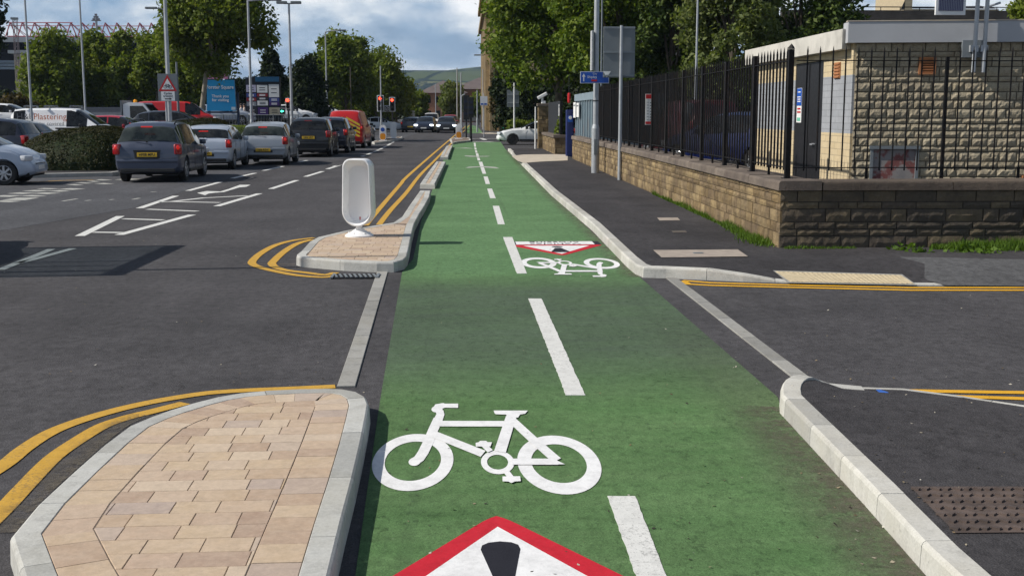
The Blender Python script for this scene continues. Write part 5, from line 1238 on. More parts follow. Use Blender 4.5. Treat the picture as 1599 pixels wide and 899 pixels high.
def tree(name,label,px,Y,rx,zl,zt,mat,n=6000,size=.3,ry=None,trunk=.16,group=None,cone=0.0,X=None,z0=0.0,clumps=None,bark='bark',cr=.30,seed=1,droop=0.0,trunk_px=None,skirt=.3):
    r_=np.random.default_rng(seed); x=AT(px,176,Y)[0] if X is None else X; ry=ry or rx*.9
    tx=AT(trunk_px,176,Y)[0]-x if trunk_px else 0
    t=thing(name,label,'tree' if 'shrub' not in name and 'bush' not in name else 'shrub',(x,Y,z0),0,group)
    zc,rz=(zl+zt)/2,(zt-zl)/2; nc=clumps or int(26+rx*9)
    d=r_.normal(size=(nc,3)); d/=np.linalg.norm(d,axis=1)[:,None]; rad=r_.uniform(.35,1.0,(nc,1))**.6
    c=d*rad*(1-cr*.75); 
    if cone: 
        h=(c[:,2]+1)/2; c[:,:2]*=(1-cone*h)[:,None]
    c[:,:2]*=1+skirt*np.clip(-c[:,2:3],0,1)
    c=c*np.array([rx,ry,rz])+np.array([0,0,zc])
    crad=cr*min(rx,rz)*r_.uniform(.65,1.35,(nc,1))
    k=max(1,n//nc); q=r_.normal(size=(nc,k,3)); q/=np.linalg.norm(q,axis=2)[:,:,None]
    rr_=r_.uniform(.25,1.12,(nc,k,1))**.7
    pos=(c[:,None,:]+q*rr_*crad[:,None,:]*np.array([1.05,1.05,.85])).reshape(-1,3)
    # loose sprigs that break the outline
    m=n//14; dd=r_.normal(size=(m,3)); dd/=np.linalg.norm(dd,axis=1)[:,None]
    sp2=c[r_.integers(0,nc,m)]+dd*crad.mean()*r_.uniform(1.0,1.45,(m,1)); pos=np.concatenate([pos,sp2]); q=np.concatenate([q.reshape(-1,3),dd])
    v,f=leaf_quads(pos,size,q,droop=droop); rawmesh('crown',v,f,M[mat],t)
    mb=MB(); top=min(zt*.8,zc+rz*.5)
    mb.path([(tx*1.0,0,-.1),(tx*.95,.02,zl*.5),(tx*.6+.05,0,zl+.2*rz),(0,0,top)],[trunk*1.25,trunk,trunk*.8,trunk*.25],8)
    for i in range(min(nc,9)):
        z1=zl*.8+(top-zl*.8)*r_.uniform(.1,.6); p=c[i]; a=tx*.6*(1-(z1/top))
        mb.path([(a,0,z1),((a+p[0])*.5,p[1]*.5,z1*.45+p[2]*.55-.1),tuple(p)],[trunk*.45,trunk*.28,trunk*.1],6)
    mb.build('trunk',M[bark],t,smooth=60); return t
def hedge(name,label,x,y,rx,ry,h,n,mat='leaf_hedge',z0=.1,size=.06,p=2.6,round_=.45):
    t=thing(name,label,'hedge',(x,y,z0)); m=n
    th=rng.uniform(0,2*np.pi,m); u=rng.uniform(0,1,m)**.8; ph=u*np.pi/2
    sg=lambda a,e:np.sign(a)*np.abs(a)**e
    e=2/p; base=np.stack([sg(np.cos(th),e)*sg(np.cos(ph),round_)*rx,sg(np.sin(th),e)*sg(np.cos(ph),round_)*ry,np.sin(ph)**.9*h],1)
    lump=1+.025*np.sin(base[:,0]*3.1)+.02*np.sin(base[:,1]*4.3+1); pos=base*lump[:,None]*rng.uniform(.965,1.015,(m,1))
    out=base/np.array([rx*rx,ry*ry,h*h]); out/=np.linalg.norm(out,axis=1)[:,None]
    v,f=leaf_quads(pos,size,out,flat=.5,asp=.6); rawmesh('foliage',v,f,M[mat],t)
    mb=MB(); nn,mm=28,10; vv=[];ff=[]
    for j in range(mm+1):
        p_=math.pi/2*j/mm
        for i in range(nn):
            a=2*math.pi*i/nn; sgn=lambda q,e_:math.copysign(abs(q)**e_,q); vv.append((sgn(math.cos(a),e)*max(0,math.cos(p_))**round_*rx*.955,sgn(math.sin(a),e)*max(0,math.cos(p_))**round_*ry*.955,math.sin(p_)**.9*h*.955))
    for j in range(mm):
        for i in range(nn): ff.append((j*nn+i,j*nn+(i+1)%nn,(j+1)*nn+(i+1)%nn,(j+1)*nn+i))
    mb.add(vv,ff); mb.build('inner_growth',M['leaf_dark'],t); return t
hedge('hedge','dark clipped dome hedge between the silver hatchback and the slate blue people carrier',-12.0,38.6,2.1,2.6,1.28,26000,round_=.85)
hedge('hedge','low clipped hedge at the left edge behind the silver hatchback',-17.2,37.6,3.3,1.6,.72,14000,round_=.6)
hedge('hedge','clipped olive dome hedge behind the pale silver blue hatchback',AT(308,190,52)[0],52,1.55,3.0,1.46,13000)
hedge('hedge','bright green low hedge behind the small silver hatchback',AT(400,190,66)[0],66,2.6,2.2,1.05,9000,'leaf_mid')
# ---------------------------------------------------------------- trees
GA='trees along the edge of the retail park'
tree('broadleaf_tree','dark overhanging branches of a tree cut off by the top left corner',-32,70,2.1,4.2,11,'leaf_dark',3500,.34,seed=2)
tree('broadleaf_tree','leftmost green tree of the row in front of the stadium',86,108,3.3,.8,9.6,'leaf_mid',11000,.40,group=GA,seed=3,cone=.25)
tree('broadleaf_tree','pointed green tree under the floodlight, second of the row by the stadium',150,112,2.9,1.0,9.9,'leaf_mid',9500,.40,group=GA,seed=4,cone=.55)
tree('broadleaf_tree','narrow pointed tree third in the row by the stadium',200,110,2.4,1.0,10.5,'leaf_mid',8500,.38,group=GA,seed=5,cone=.45)
tree('broadleaf_tree','narrow tree just left of the tall pole with the warning sign',246,108,2.4,1.0,10.6,'leaf_mid',8000,.38,group=GA,seed=6,cone=.4)
tree('broadleaf_tree','large broad green tree with a pale trunk beside the blue totem sign',342,78,3.9,4.1,12.6,'leaf_mid',26000,.32,trunk=.17,bark='bark_pale',trunk_px=314,seed=7,clumps=105,cr=.24,skirt=.75)
tree('broadleaf_tree','leafy tree directly behind the tall pole with the warning sign',303,100,2.6,.6,8.6,'leaf_mid',9000,.38,seed=19)
tree('copper_shrub','copper and green shrub at the foot of the tree row near the stadium',22,100,2.3,.3,3.8,'leaf_copper',2500,.36,seed=8)
tree('conifer','dark evergreen to the left of the double headed lamp column',428,106,1.75,.3,8.4,'leaf_dark',9000,.36,seed=9,cone=.55,clumps=60)
tree('conifer','broad black green evergreen right of the double headed lamp column',482,100,2.1,.5,7.3,'leaf_dark',10000,.36,seed=10,cone=.45,clumps=60)
tree('broadleaf_tree','tall bright green tree behind the queue with a lamp arm at its top',540,114,3.6,1.2,10.4,'leaf_mid',16000,.38,seed=11,clumps=60,cr=.27)
tree('broadleaf_tree','spreading green tree sloping down towards the traffic lights',588,126,3.9,1.0,9.0,'leaf_mid',15000,.40,seed=12,cone=.2)
tree('broadleaf_tree','smaller green tree at the right end of the row above the red signals',618,140,2.6,.6,6.9,'leaf_mid',7000,.42,seed=13)
tree('broadleaf_tree','dark tree filling the gap between the stadium row and the broad tree',272,116,1.9,1.0,7.5,'leaf_dark',3500,.42,seed=14)
tree('broadleaf_tree','small round tree in front of the brick office',652,152,1.5,.8,5.2,'leaf_mid',2500,.42,seed=15)
tree('broadleaf_tree','distant tree left of the brick office',632,170,2.0,.8,6.2,'leaf_ever',2500,.46,seed=16)
tree('willow_tree','drooping willow like tree in front of the brick office roof',706,150,2.0,.5,6.0,'leaf_light',4500,.46,seed=17,droop=1.2)
tree('broadleaf_tree','small tree between the far posts and the tall stone building',747,175,1.6,.6,5.4,'leaf_mid',2200,.46,seed=18)
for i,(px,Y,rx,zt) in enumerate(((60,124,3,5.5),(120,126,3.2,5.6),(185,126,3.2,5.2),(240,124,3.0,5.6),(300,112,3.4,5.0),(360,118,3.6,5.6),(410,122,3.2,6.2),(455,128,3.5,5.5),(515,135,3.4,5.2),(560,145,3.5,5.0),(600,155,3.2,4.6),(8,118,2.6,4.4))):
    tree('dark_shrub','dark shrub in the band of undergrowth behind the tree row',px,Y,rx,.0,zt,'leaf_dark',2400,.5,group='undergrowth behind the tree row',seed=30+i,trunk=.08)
# right-hand side
tree('maple_tree','large leafy maple hiding the stone building, left of the lamp column',871,64,4.1,2.2,13.5,'leaf_maple',30000,.27,seed=51,clumps=130,cr=.21,trunk=.22)
tree('maple_tree','large dark leafed maple behind the grey backed sign',968,57,3.6,2.3,13,'leaf_maple',26000,.26,seed=52,clumps=120,cr=.22,trunk=.22)
tree('broadleaf_tree','dark tree behind the railings between the maples and the paler trees',1046,55,2.4,1.0,11,'leaf_ever',15000,.25,seed=53,cr=.26,clumps=70)
tree('broadleaf_tree','pale green loose tree behind the thin post and the railings',1140,47,2.5,1.5,9,'leaf_light',19000,.20,seed=54,clumps=70,cr=.24)
tree('broadleaf_tree','tall evergreen tree left of the brick building roof',1245,50,3.0,1.3,10,'leaf_ever',22000,.22,seed=55,clumps=80,cr=.24)
tree('broadleaf_tree','bushy green tree above the right end of the brick building',1600,33,1.1,2.6,5.3,'leaf_mid',5000,.15,seed=56,z0=0)
tree('maple_tree','smaller maple further off, its crown hiding the foot of the stone building',815,92,2.9,3.2,15,'leaf_maple',13000,.34,seed=58,clumps=60,cr=.26,trunk=.18)
tree('ivy_shrub','yellowish climber growing up the foot of the stone building',781,115,1.5,.2,7.8,'leaf_copper',4500,.32,X=3.6,seed=57,trunk=.06)
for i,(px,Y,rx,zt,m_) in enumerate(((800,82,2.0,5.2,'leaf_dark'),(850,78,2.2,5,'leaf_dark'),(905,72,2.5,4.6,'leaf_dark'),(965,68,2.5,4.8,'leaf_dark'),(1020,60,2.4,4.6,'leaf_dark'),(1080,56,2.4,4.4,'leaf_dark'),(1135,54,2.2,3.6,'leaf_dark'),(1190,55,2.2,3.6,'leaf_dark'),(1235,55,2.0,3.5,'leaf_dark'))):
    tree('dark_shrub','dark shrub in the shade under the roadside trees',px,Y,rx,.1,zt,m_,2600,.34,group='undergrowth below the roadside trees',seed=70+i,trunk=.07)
tree('weed_bush','small leafy bush growing in the gateway beside the dark sheet metal fence',880,50.5,.45,.6,1.9,'leaf_mid',700,.16,seed=90,X=4.15,trunk=.03)
tree('grass_bush','low green bush beside the white coupe under the trees',815,76,1.6,.0,1.5,'leaf_mid',1600,.25,seed=91,trunk=.05)
# grass and weeds along the foot of the wall
def tufts(name,pts,n,hmin,hmax,zf,label):
    r_=np.random.default_rng(5); P0=np.array(pts); k=len(P0)-1; i=r_.integers(0,k,n); t=r_.random((n,1)); p=P0[i]*(1-t)+P0[i+1]*t
    w=P0[i,2:3]*(1-t)+P0[i+1,2:3]*t; dens=np.clip(.45+.6*np.sin(p[:,0:1]*7+p[:,1:2]*2.3)*np.sin(p[:,1:2]*.9+p[:,0:1]*1.7+.6),0.02,1); pos=np.zeros((n,3)); pos[:,0:2]=p[:,0:2]+r_.normal(size=(n,2))*w*.5
    h=(hmin+(hmax-hmin)*r_.random((n,1)))*(.45+.75*dens); 
    pos[:,2]=[zf(a,b) for a,b in pos[:,:2]]
    d=r_.normal(size=(n,3))*.35; d[:,2]=1; d/=np.linalg.norm(d,axis=1)[:,None]; s=np.cross(d,r_.normal(size=(n,3))); s/=np.linalg.norm(s,axis=1)[:,None]; s*=.006
    top=pos+d*h; mid=pos+d*h*.55+s*1.1; v=np.stack([pos-s,pos+s,mid,top],1).reshape(-1,3)
    o=rawmesh(name,v,np.arange(4*n).reshape(-1,4),M['leaf_grass']); tag(o,label,'grass',kind='stuff'); return o
tufts('grass',[(WX-.04,25,.02),(WX-.05,21,.03),(WX-.06,18,.05),(WX-.10,16.2,.16),(WX-.10,15.2,.2)],2600,.03,.15,lambda x,y:.115,'fringe of grass growing at the foot of the sandstone wall')
tufts('grass',[(6.0,14.75,.06),(6.6,14.72,.2),(7.4,14.7,.26),(9,14.68,.26)],5200,.04,.19,lambda x,y:zfar(x,y)-.01,'thick fringe of grass and weeds at the foot of the sooty dark wall')
tufts('grass',[(4.1,14.86,.05),(5.0,14.84,.05)],350,.02,.06,lambda x,y:zfar(x,y)-.005,'sparse blades of grass at the corner of the wall')
for i,(px,py) in enumerate(((1410,398),(1432,402),(1540,403),(1505,402))):
    x,y=G(px,py,.05); r_=np.random.default_rng(i); pos=r_.normal(size=(70,3))*np.array([.09,.05,.05])+np.array([0,0,.08]); v,f=leaf_quads(pos,.075,np.tile([0,-.3,1.],(70,1)),asp=.75); o=rawmesh('weed_plant',v,f,M['leaf_grass']); o.location=(x,min(y,14.75),.02)
    tag(o,['broad leafed weed at the left end of the grass under the dark wall','second broad leafed weed from the left under the dark wall','broad leafed weed at the right end of the grass under the dark wall','broad leafed weed in the middle of the grass under the dark wall'][i],'weed',group='weeds under the dark wall')
# ---------------------------------------------------------------- lamp columns and masts
def mast(label,px,Y,ytop,z0=0.0,r=.075,arm=None,double=False,name='lamp_column',mat='galv',lean=0):
    p=AT(px,ytop,Y); x=p[0]; h=p[2]-z0
    t=column(name,label,'lamp post',x,Y,z0,h,r,mat,base=(1.2,r*1.35),arm=arm)
    if double:
        mb=MB(); mb.box((-.42,0,.06+h),(.62,.3,.16),bev=.03); mb.box((.42,0,.06+h),(.62,.3,.16),bev=.03); mb.tube((-.3,0,h),(.3,0,h),.04); mb.build('lamp_head',M['galv_dark'],t)
    return t
mast('grey lamp column rising past the stadium roof at the far left',34.5,46,-70,.1,.046)
mast('grey lamp column in front of the pointed tree by the floodlight',120.5,50,-70,.1,.045)
mast('thick grey pole that carries the cycle warning sign',252.5,41.5,-120,.1,.072)
mast('dark lamp column with one short arm close behind the warning sign pole',255.5,74,15,.4,.06,arm=(-.45,0,.06),mat='galv_dark')
mast('grey lamp column with an arm reaching right above the broad tree',387,60,1,.2,.075,arm=(1.0,0,.03))
mast('tall double headed lamp column beside the red signal',451,72,6,.3,.085,double=True)
mast('lamp column with an arm at the top of the bright green tree',508,108,50,.2,.08,arm=(1.2,0,.12))
mast('slim brown post in front of the spreading green tree',547,100,105,.1,.05,name='thin_post',mat='bark')
mast('slim grey pole above the traffic light on the island',594,75.5,103,.1,.05,name='thin_post')
mast('distant lamp column, left one of the pair before the brick office',713.5,135,106,.0,.09)
mast('distant lamp column, right one of the pair before the brick office',719.5,118,113,.0,.09)
mast('distant slim post in front of the brick wall of the office',680,160,132,.0,.07,name='thin_post')
mast('pale slim post beside the far cycle lane',745,112,141,.0,.07,name='thin_post')
mast('distant lamp column just left of the stone building',754,130,108,.0,.07)
mast('short grey post under the left edge of the broad tree',275.5,60,97,.2,.07,name='thin_post',mat='galv_dark')
mast('thin grey post rising among the pale trees on the right',1091,44,-60,.4,.045,name='thin_post')
mast('dark thin post against the maple left of the grey backed sign',941,45,-60,.1,.04,name='thin_post',mat='galv_dark')
# tall column just outside the left edge: its thin shadow crosses the road and the island
column('lamp_column','tall lamp column on the kerb outside the left of the view','lamp post',-12.3,13.15,0,10.4,.065)
wl=thing('wall_lamp','lamp on a bracket fixed to the stone building','lamp',AT(757,87,128)); mb=MB(); mb.tube((.3,0,0),(-.5,0,.05),.04); mb.build('bracket',M['galv_dark'],wl); MB().box((-.8,0,.05),(.7,.3,.14),bev=.04).build('lamp_head',M['galv_dark'],wl)
# cycle warning sign with plate
sg=thing('warning_sign','grey backed sign with a red triangle, a bicycle and a plate with an arrow','sign',(AT(262,137,41.3)[0],41.3,0))
zb_,zt=AT(262,158.5,41.3)[2],AT(262,115.5,41.3)[2]; wd=30/1871*41.6
MB().box((0,0,(zb_+zt)/2),(wd,.025,zt-zb_),bev=.004).build('backing_board',M['galv_dark'],sg)
ct=zt-.03; th_=.56; 
MB().add([(-.315,-.018,ct-th_),(.315,-.018,ct-th_),(0,-.018,ct)],[(0,1,2)]).build('red_triangle',M['redp'],sg)
MB().add([(-.21,-.021,ct-th_+.06),(.21,-.021,ct-th_+.06),(0,-.021,ct-.13)],[(0,1,2)]).build('white_triangle',M['white'],sg)
mb=MB(); cy_=ct-th_+.145
for cx in(-.085,.085):
    v=[];f=[]
    for i in range(20):
        t=2*math.pi*i/20; v+=[(cx+.058*math.cos(t),-.0235,cy_+.058*math.sin(t)),(cx+.040*math.cos(t),-.0235,cy_+.040*math.sin(t))]
    for i in range(20): j=(i+1)%20; f.append((2*i,2*j,2*j+1,2*i+1))
    mb.add(v,f)
for a,b in(((-.085,0),(-.05,.11)),((-.06,.085),(.045,.085)),((.045,.10),(.0,0)),((0,0),(-.055,.07)),((.045,.085),(.085,0)),((0,0),(.085,0))):
    mb.tube((a[0],-.024,cy_+a[1]),(b[0],-.024,cy_+b[1]),.008,n=5)
mb.build('bicycle',M['ink'],sg)
pz=(zb_+.02,zb_+.335); pl=MB().box((0,-.018,(pz[0]+pz[1])/2),(.46,.01,pz[1]-pz[0])).build('supplementary_plate',M['white'],sg)
text('plate_text','Cycles',.105,M['ink'],pl,(0,-.0245,pz[1]-.065),bold=.002); text('plate_text','crossing',.10,M['ink'],pl,(0,-.0245,pz[1]-.155),bold=.002)
mb=MB(); mb.box((-.03,-.025,pz[0]+.065),(.16,.004,.03)); mb.add([(.05,-.026,pz[0]+.02),(.05,-.026,pz[0]+.11),(.13,-.026,pz[0]+.065)],[(0,2,1)]); mb.build('arrow',M['ink'],pl)
mb=MB()
for x_ in(-.09,): mb.tube((x_,.06,.1),(x_,.06,zt-.1),.038,n=10)
mb.build('post',M['galv'],sg)
# totem sign of the retail park
ts_=thing('totem_sign','blue totem sign with a pink top thanking visitors of the retail park','sign',(AT(344,150,82)[0],82,.7))
z=lambda py:AT(344,py,82)[2]-.7
xl=lambda px:AT(px,150,82)[0]-AT(344,150,82)[0]
MB().add([(xl(322),0,z(173.5)),(xl(368),0,z(173.5)),(xl(366),0,z(125)),(xl(324),0,z(125)),(xl(322),.25,z(173.5)),(xl(368),.25,z(173.5)),(xl(366),.25,z(125)),(xl(324),.25,z(125))],[(0,1,2,3),(7,6,5,4),(1,5,6,2),(0,3,7,4),(3,2,6,7),(0,4,5,1)]).build('blue_panel',plain('totem_blue',(.0,.27,.60),.4,var=.03),ts_)
MB().box(((xl(324)+xl(356))/2,.12,(z(110)+z(123.5))/2),(xl(356)-xl(324),.24,z(110)-z(123.5))).build('pink_panel',plain('totem_pink',(.75,.30,.56),.45,var=.03),ts_)
mb=MB()
for x_ in(xl(323)+.1,xl(368)+.12): mb.box((x_,.14,z(150)*.55),(.14,.2,z(150)*1.1))
mb.box((xl(345),.14,z(175.5)),(xl(369)-xl(321),.26,.12)); mb.build('frame',plain('totem_navy',(.006,.02,.06),.5),ts_)
text('sign_text','Forster Square',.335,M['white'],ts_,(.0,-.012,z(136.5)),bold=.004,sx=.92); text('sign_text','Thank you',.27,M['white'],ts_,(0,-.012,z(150.5)),bold=.004); text('sign_text','for visiting',.27,M['white'],ts_,(0,-.012,z(156.5)),bold=.004)
MB().box((xl(364),-.012,z(169.5)),(.28,.01,.2)).build('pale_tag',plain('pale_tag',(.5,.62,.7),.5),ts_)
# directory board with shop panels
db=thing('directory_board','dark multi panel directory board with a blue header in front of the evergreens','sign',(AT(411,150,88)[0],88,.7))
z=lambda py:AT(411,py,88)[2]-.7
xl=lambda px:AT(px,150,88)[0]-AT(411,150,88)[0]
MB().box((xl(411),.1,(z(121)+z(184))/2),(xl(438)-xl(384),.2,z(121)-z(184))).build('board',plain('board_navy',(.008,.012,.022),.5),db)
MB().box((xl(418),-.02,z(124)),(xl(437)-xl(400),.08,.36)).build('header',plain('header_blue',(.01,.09,.20),.45),db)
cols_={'w':M['white'],'l':plain('lilac_panel',(.5,.48,.62),.5),'r':plain('dull_red_panel',(.30,.02,.03),.5),'b':plain('panel_blue',(.05,.07,.28),.5),'g':plain('panel_grey',(.25,.27,.30),.5),'d':plain('panel_dark',(.03,.03,.04),.5),'p':plain('panel_purple',(.06,.02,.16),.5),'o':plain('panel_ochre',(.42,.38,.28),.5)}
for (x0,x1,y0_,y1_,c_) in ((385,400,133,144,'l'),(385,400,146,152,'b'),(385,400,153,158,'r'),(385,400,159,166,'g'),(401.5,418,133,145,'w'),(401.5,418,146.5,151,'r'),(401.5,418,152,156.5,'d'),(401.5,418,157.5,165,'w'),(420,436,132,152,'w'),(420,436,153,159,'b'),(420,436,159.5,165,'p'),(385,400,168,180,'d'),(402,418,168,180,'p'),(420,436,168,180,'o')):
    MB().box(((xl(x0)+xl(x1))/2,-.012,(z(y0_)+z(y1_))/2),(xl(x1)-xl(x0),.024,z(y0_)-z(y1_))).build('panel',cols_[c_],db)
    mb=MB(); 
    for q in (.35,.65): mb.box(((xl(x0)+xl(x1))/2,-.027,z(y0_)*(1-q)+z(y1_)*q),((xl(x1)-xl(x0))*.55,.004,.05))
    mb.build('panel_lines',cols_['d'] if c_ in 'wlo' else M['white'],db)
mb=MB()
for x_ in(xl(386),xl(437)): mb.box((x_,.1,z(184)*.5),(.14,.2,abs(z(184))+.3))
mb.build('legs',plain('board_navy',(0,0,0)),db)
# pedestrian guard rail
gr=thing('guard_rail','grey pedestrian guard rail near the totem sign','railing',(AT(390,185,84)[0],84,.68))
mb=MB()
for z_ in(.1,1.0): mb.tube((-3.6,0,z_),(3.4,0,z_),.03)
for i in range(36): mb.tube((-3.6+i*.2,0,.1),(-3.6+i*.2,0,1.0),.011,n=5)
mb.build('rails',M['galv_dark'],gr)
mb=MB()
for i in range(5): mb.tube((-3.6+i*1.75,0,-.1),(-3.6+i*1.75,0,1.05),.035)
mb.build('post',M['galv_dark'],gr)
# ---------------------------------------------------------------- traffic signals, bollards
def signal(label,px,Y,py0,py1,lit='red',arrow=None,box=None,zb=.1,white=True,back=False,name='traffic_light',polex=0):
    s_=Y/1871; p=AT(px,(py0+py1)/2,Y); t=thing(name,label,'traffic light',(p[0],Y,zb)); zt,zl=AT(px,py0,Y)[2]-zb,AT(px,py1,Y)[2]-zb; h=zt-zl; w=h*.42
    MB().tube((0,.16,-.05),(0,.16,zt+.1),.057,n=12).build('pole',M['black'],t)
    mb=MB(); mb.box((0,.03,(zt+zl)/2),(w,.03,h),bev=.01); mb.build('backing_board',M['white'] if white else M['black'],t)
    mb=MB(); mb.box((0,-.03,(zt+zl)/2),(w-.10,.12,h-.09),bev=.02); mb.build('signal_head',M['black'],t)
    for i,c in enumerate(('red','amber','green')):
        zc=zt-h*(.2+.3*i); on=(c==lit) or (lit=='both' and c in('red','amber'))
        m={'red':'lens_redlit','amber':'lens_amber','green':'lens_green'}[c] if on else 'dark_under'
        MB().lathe([(.10,-.02),(.10,.012),(.05,.03)],16,(0,-.10,zc),axis='Y').build('lens',M[m],t)
        v=MB(); 
        for k in range(9):
            a=math.pi*k/8; 
        mb=MB(); 
        for k in range(8):
            a0,a1=math.pi*k/8,math.pi*(k+1)/8; r=.115; mb.quad([(r*math.cos(a0),-.09,zc+r*math.sin(a0)),(r*math.cos(a1),-.09,zc+r*math.sin(a1)),(r*math.cos(a1),-.27,zc+r*math.sin(a1)-.02),(r*math.cos(a0),-.27,zc+r*math.sin(a0)-.02)])
        mb.build('visor',M['black'],t)
    if box:
        dx,dz,kind=box
        MB().box((dx,.025,zl+dz),(.36,.03,.38)).build('box_backing',M['white'],t); b=MB().box((dx,-.02,zl+dz),(.31,.09,.33)).build('box_sign',M['black'],t)
        if kind=='green':
            mb=MB(); mb.box((.02+dx,-.07,zl+dz),(.13,.01,.05)); mb.add([(dx-.03,-.072,zl+dz-.08),(dx-.03,-.072,zl+dz+.08),(dx-.12,-.072,zl+dz)],[(0,1,2)]); mb.lathe([(.05,-.005),(.05,.005)],10,(dx,-.068,zl+dz),axis='Y'); mb.build('green_arrow',M['lens_green'],b)
        else:
            mb=MB(); v=[];f=[]
            for i in range(20):
                a=2*math.pi*i/20; v+=[(dx+.125*math.cos(a),-.068,zl+dz+.125*math.sin(a)),(dx+.100*math.cos(a),-.068,zl+dz+.100*math.sin(a))]
            for i in range(20): j=(i+1)%20; f.append((2*i,2*j,2*j+1,2*i+1))
            mb.add(v,f); mb.tube((dx-.08,-.07,zl+dz-.08),(dx+.08,-.07,zl+dz+.08),.012,n=5); mb.build('turn_symbol',plain('symbol_grey',(.5,.5,.5),.5),b)
    return t
signal('red traffic light with a no turn box on the island, left one of the pair',594,75.6,149,174.5,box=(.42,.19,'no'))
signal('red traffic light behind it on the island, right one of the pair',612.5,84,152,174.5)
signal('red traffic light with a green arrow box beside the double headed lamp column',449.5,71,153.5,170.5,'red',box=(-.33,-.13,'green'),zb=.15)
def sig_back(label,px,Y,py0,py1,zb=.02,extra=None):
    p=AT(px,(py0+py1)/2,Y); t=thing('traffic_light',label,'traffic light',(p[0],Y,zb)); zt,zl=AT(px,py0,Y)[2]-zb,AT(px,py1,Y)[2]-zb
    MB().tube((0,0,-.05),(0,0,zt),.06 if extra is None else .085,n=12).build('pole',M['black'],t); mb=MB(); mb.box((0,-.10,(zt+zl)/2),(.40,.18,zt-zl),bev=.03); mb.build('signal_head',M['black'],t)
    for q in(.25,.5,.75): MB().box((0,-.20,zl+(zt-zl)*q),(.30,.02,.16),bev=.006).build('back_panel',plain('signal_navy',(.008,.012,.04),.4),t)
    return t
sig_back('black backed signal head on a post, nearer one by the end of the cycle lane',735,78.5,152,184,extra=1)
sig_back('black backed signal head on a post by the small white bollard',728,83,149,187)
t=signal('small crossing signal with a red lamp by the stone building foot',793,112,183,203,'red',white=False,zb=.0)
t=signal('small crossing signal with a green lamp beside the red one under the trees',786,110,184,203,'green',white=False,zb=.0)
gp=column('curved_post','grey post with a curved top beside the black signal heads','post',AT(721,200,84)[0],84,.0,AT(722,150,84)[2],.05,arm=(.25,0,.12),head=False)
def kbollard(label,px,Y,py0,py1,yellow=True,group=None):
    p=AT(px,py1,Y); h=(py1-py0)/1871*Y; t=thing('keep_left_bollard',label,'bollard',(p[0],Y,.12),0,'illuminated bollards at the junction'); w=.24
    sh=rr(.42,h,.19,6,h/2+.02); mb=MB(); n=len(sh); mb.add([(x,-.12,z) for x,z in sh]+[(x,.12,z) for x,z in sh],[tuple(range(n))[::-1],tuple(range(n,2*n))]+[(i,(i+1)%n,n+(i+1)%n,n+i) for i in range(n)]); mb.build('shell',M['white_plastic'],t)
    if yellow:
        sy=rr(.34,h*.42,.13,6,h*.27); n=len(sy); MB().add([(x,-.128,z) for x,z in sy],[tuple(range(n))[::-1]]).build('yellow_panel',M['orange_refl'],t)
        MB().lathe([(.13,-.004),(.13,.004)],18,(0,-.128,h*.72),axis='Y').build('blue_disc' if px<700 else 'grey_disc',M['bluep'] if px<700 else M['grey_plastic'],t)
    else:
        mb=MB()
        for x_ in(-.12,0,.12): mb.box((x_,-.125,h*.5),(.03,.012,h*.7))
        mb.build('ribs',M['grey_plastic'],t)
    MB().box((0,0,.0),(.5,.34,.06),bev=.015).build('base',M['white_plastic'],t)
kbollard('white bollard with a yellow lower half in front of the left traffic light',598,74,193,217)
kbollard('plain white bollard on the left island behind the yellow fronted one',614.5,81,189,214,False)
kbollard('white bollard with a yellow lower half beside the black signal posts',716.5,79,194,217)
ps=thing('parking_sign','white sign with blue symbols on a post by the stone building','sign',(AT(755.5,157,90)[0],90,0)); zt,zl=AT(755,150.5,90)[2],AT(755,165,90)[2]
MB().box((0,0,(zt+zl)/2),(.55,.03,zt-zl)).build('sign_plate',M['white'],ps); mb=MB(); mb.box((-.13,-.02,zl+.11),(.2,.01,.12)); mb.box((.13,-.02,zl+.11),(.2,.01,.12)); mb.build('blue_symbols',M['bluep'],ps); MB().tube((0,.05,0),(0,.05,zt+.2),.035).build('post',M['galv'],ps)
bl=thing('billboard','small pale roadside board on legs between the trees and the oncoming cars','sign',(AT(640,178,140)[0],140,0)); MB().box((0,0,AT(640,178,140)[2]),(1.2,.06,.75)).build('panel',plain('pale_blue_board',(.55,.6,.65),.5),bl); MB().box((0,.08,.7),(.12,.08,1.6)).build('leg',M['galv_dark'],bl)
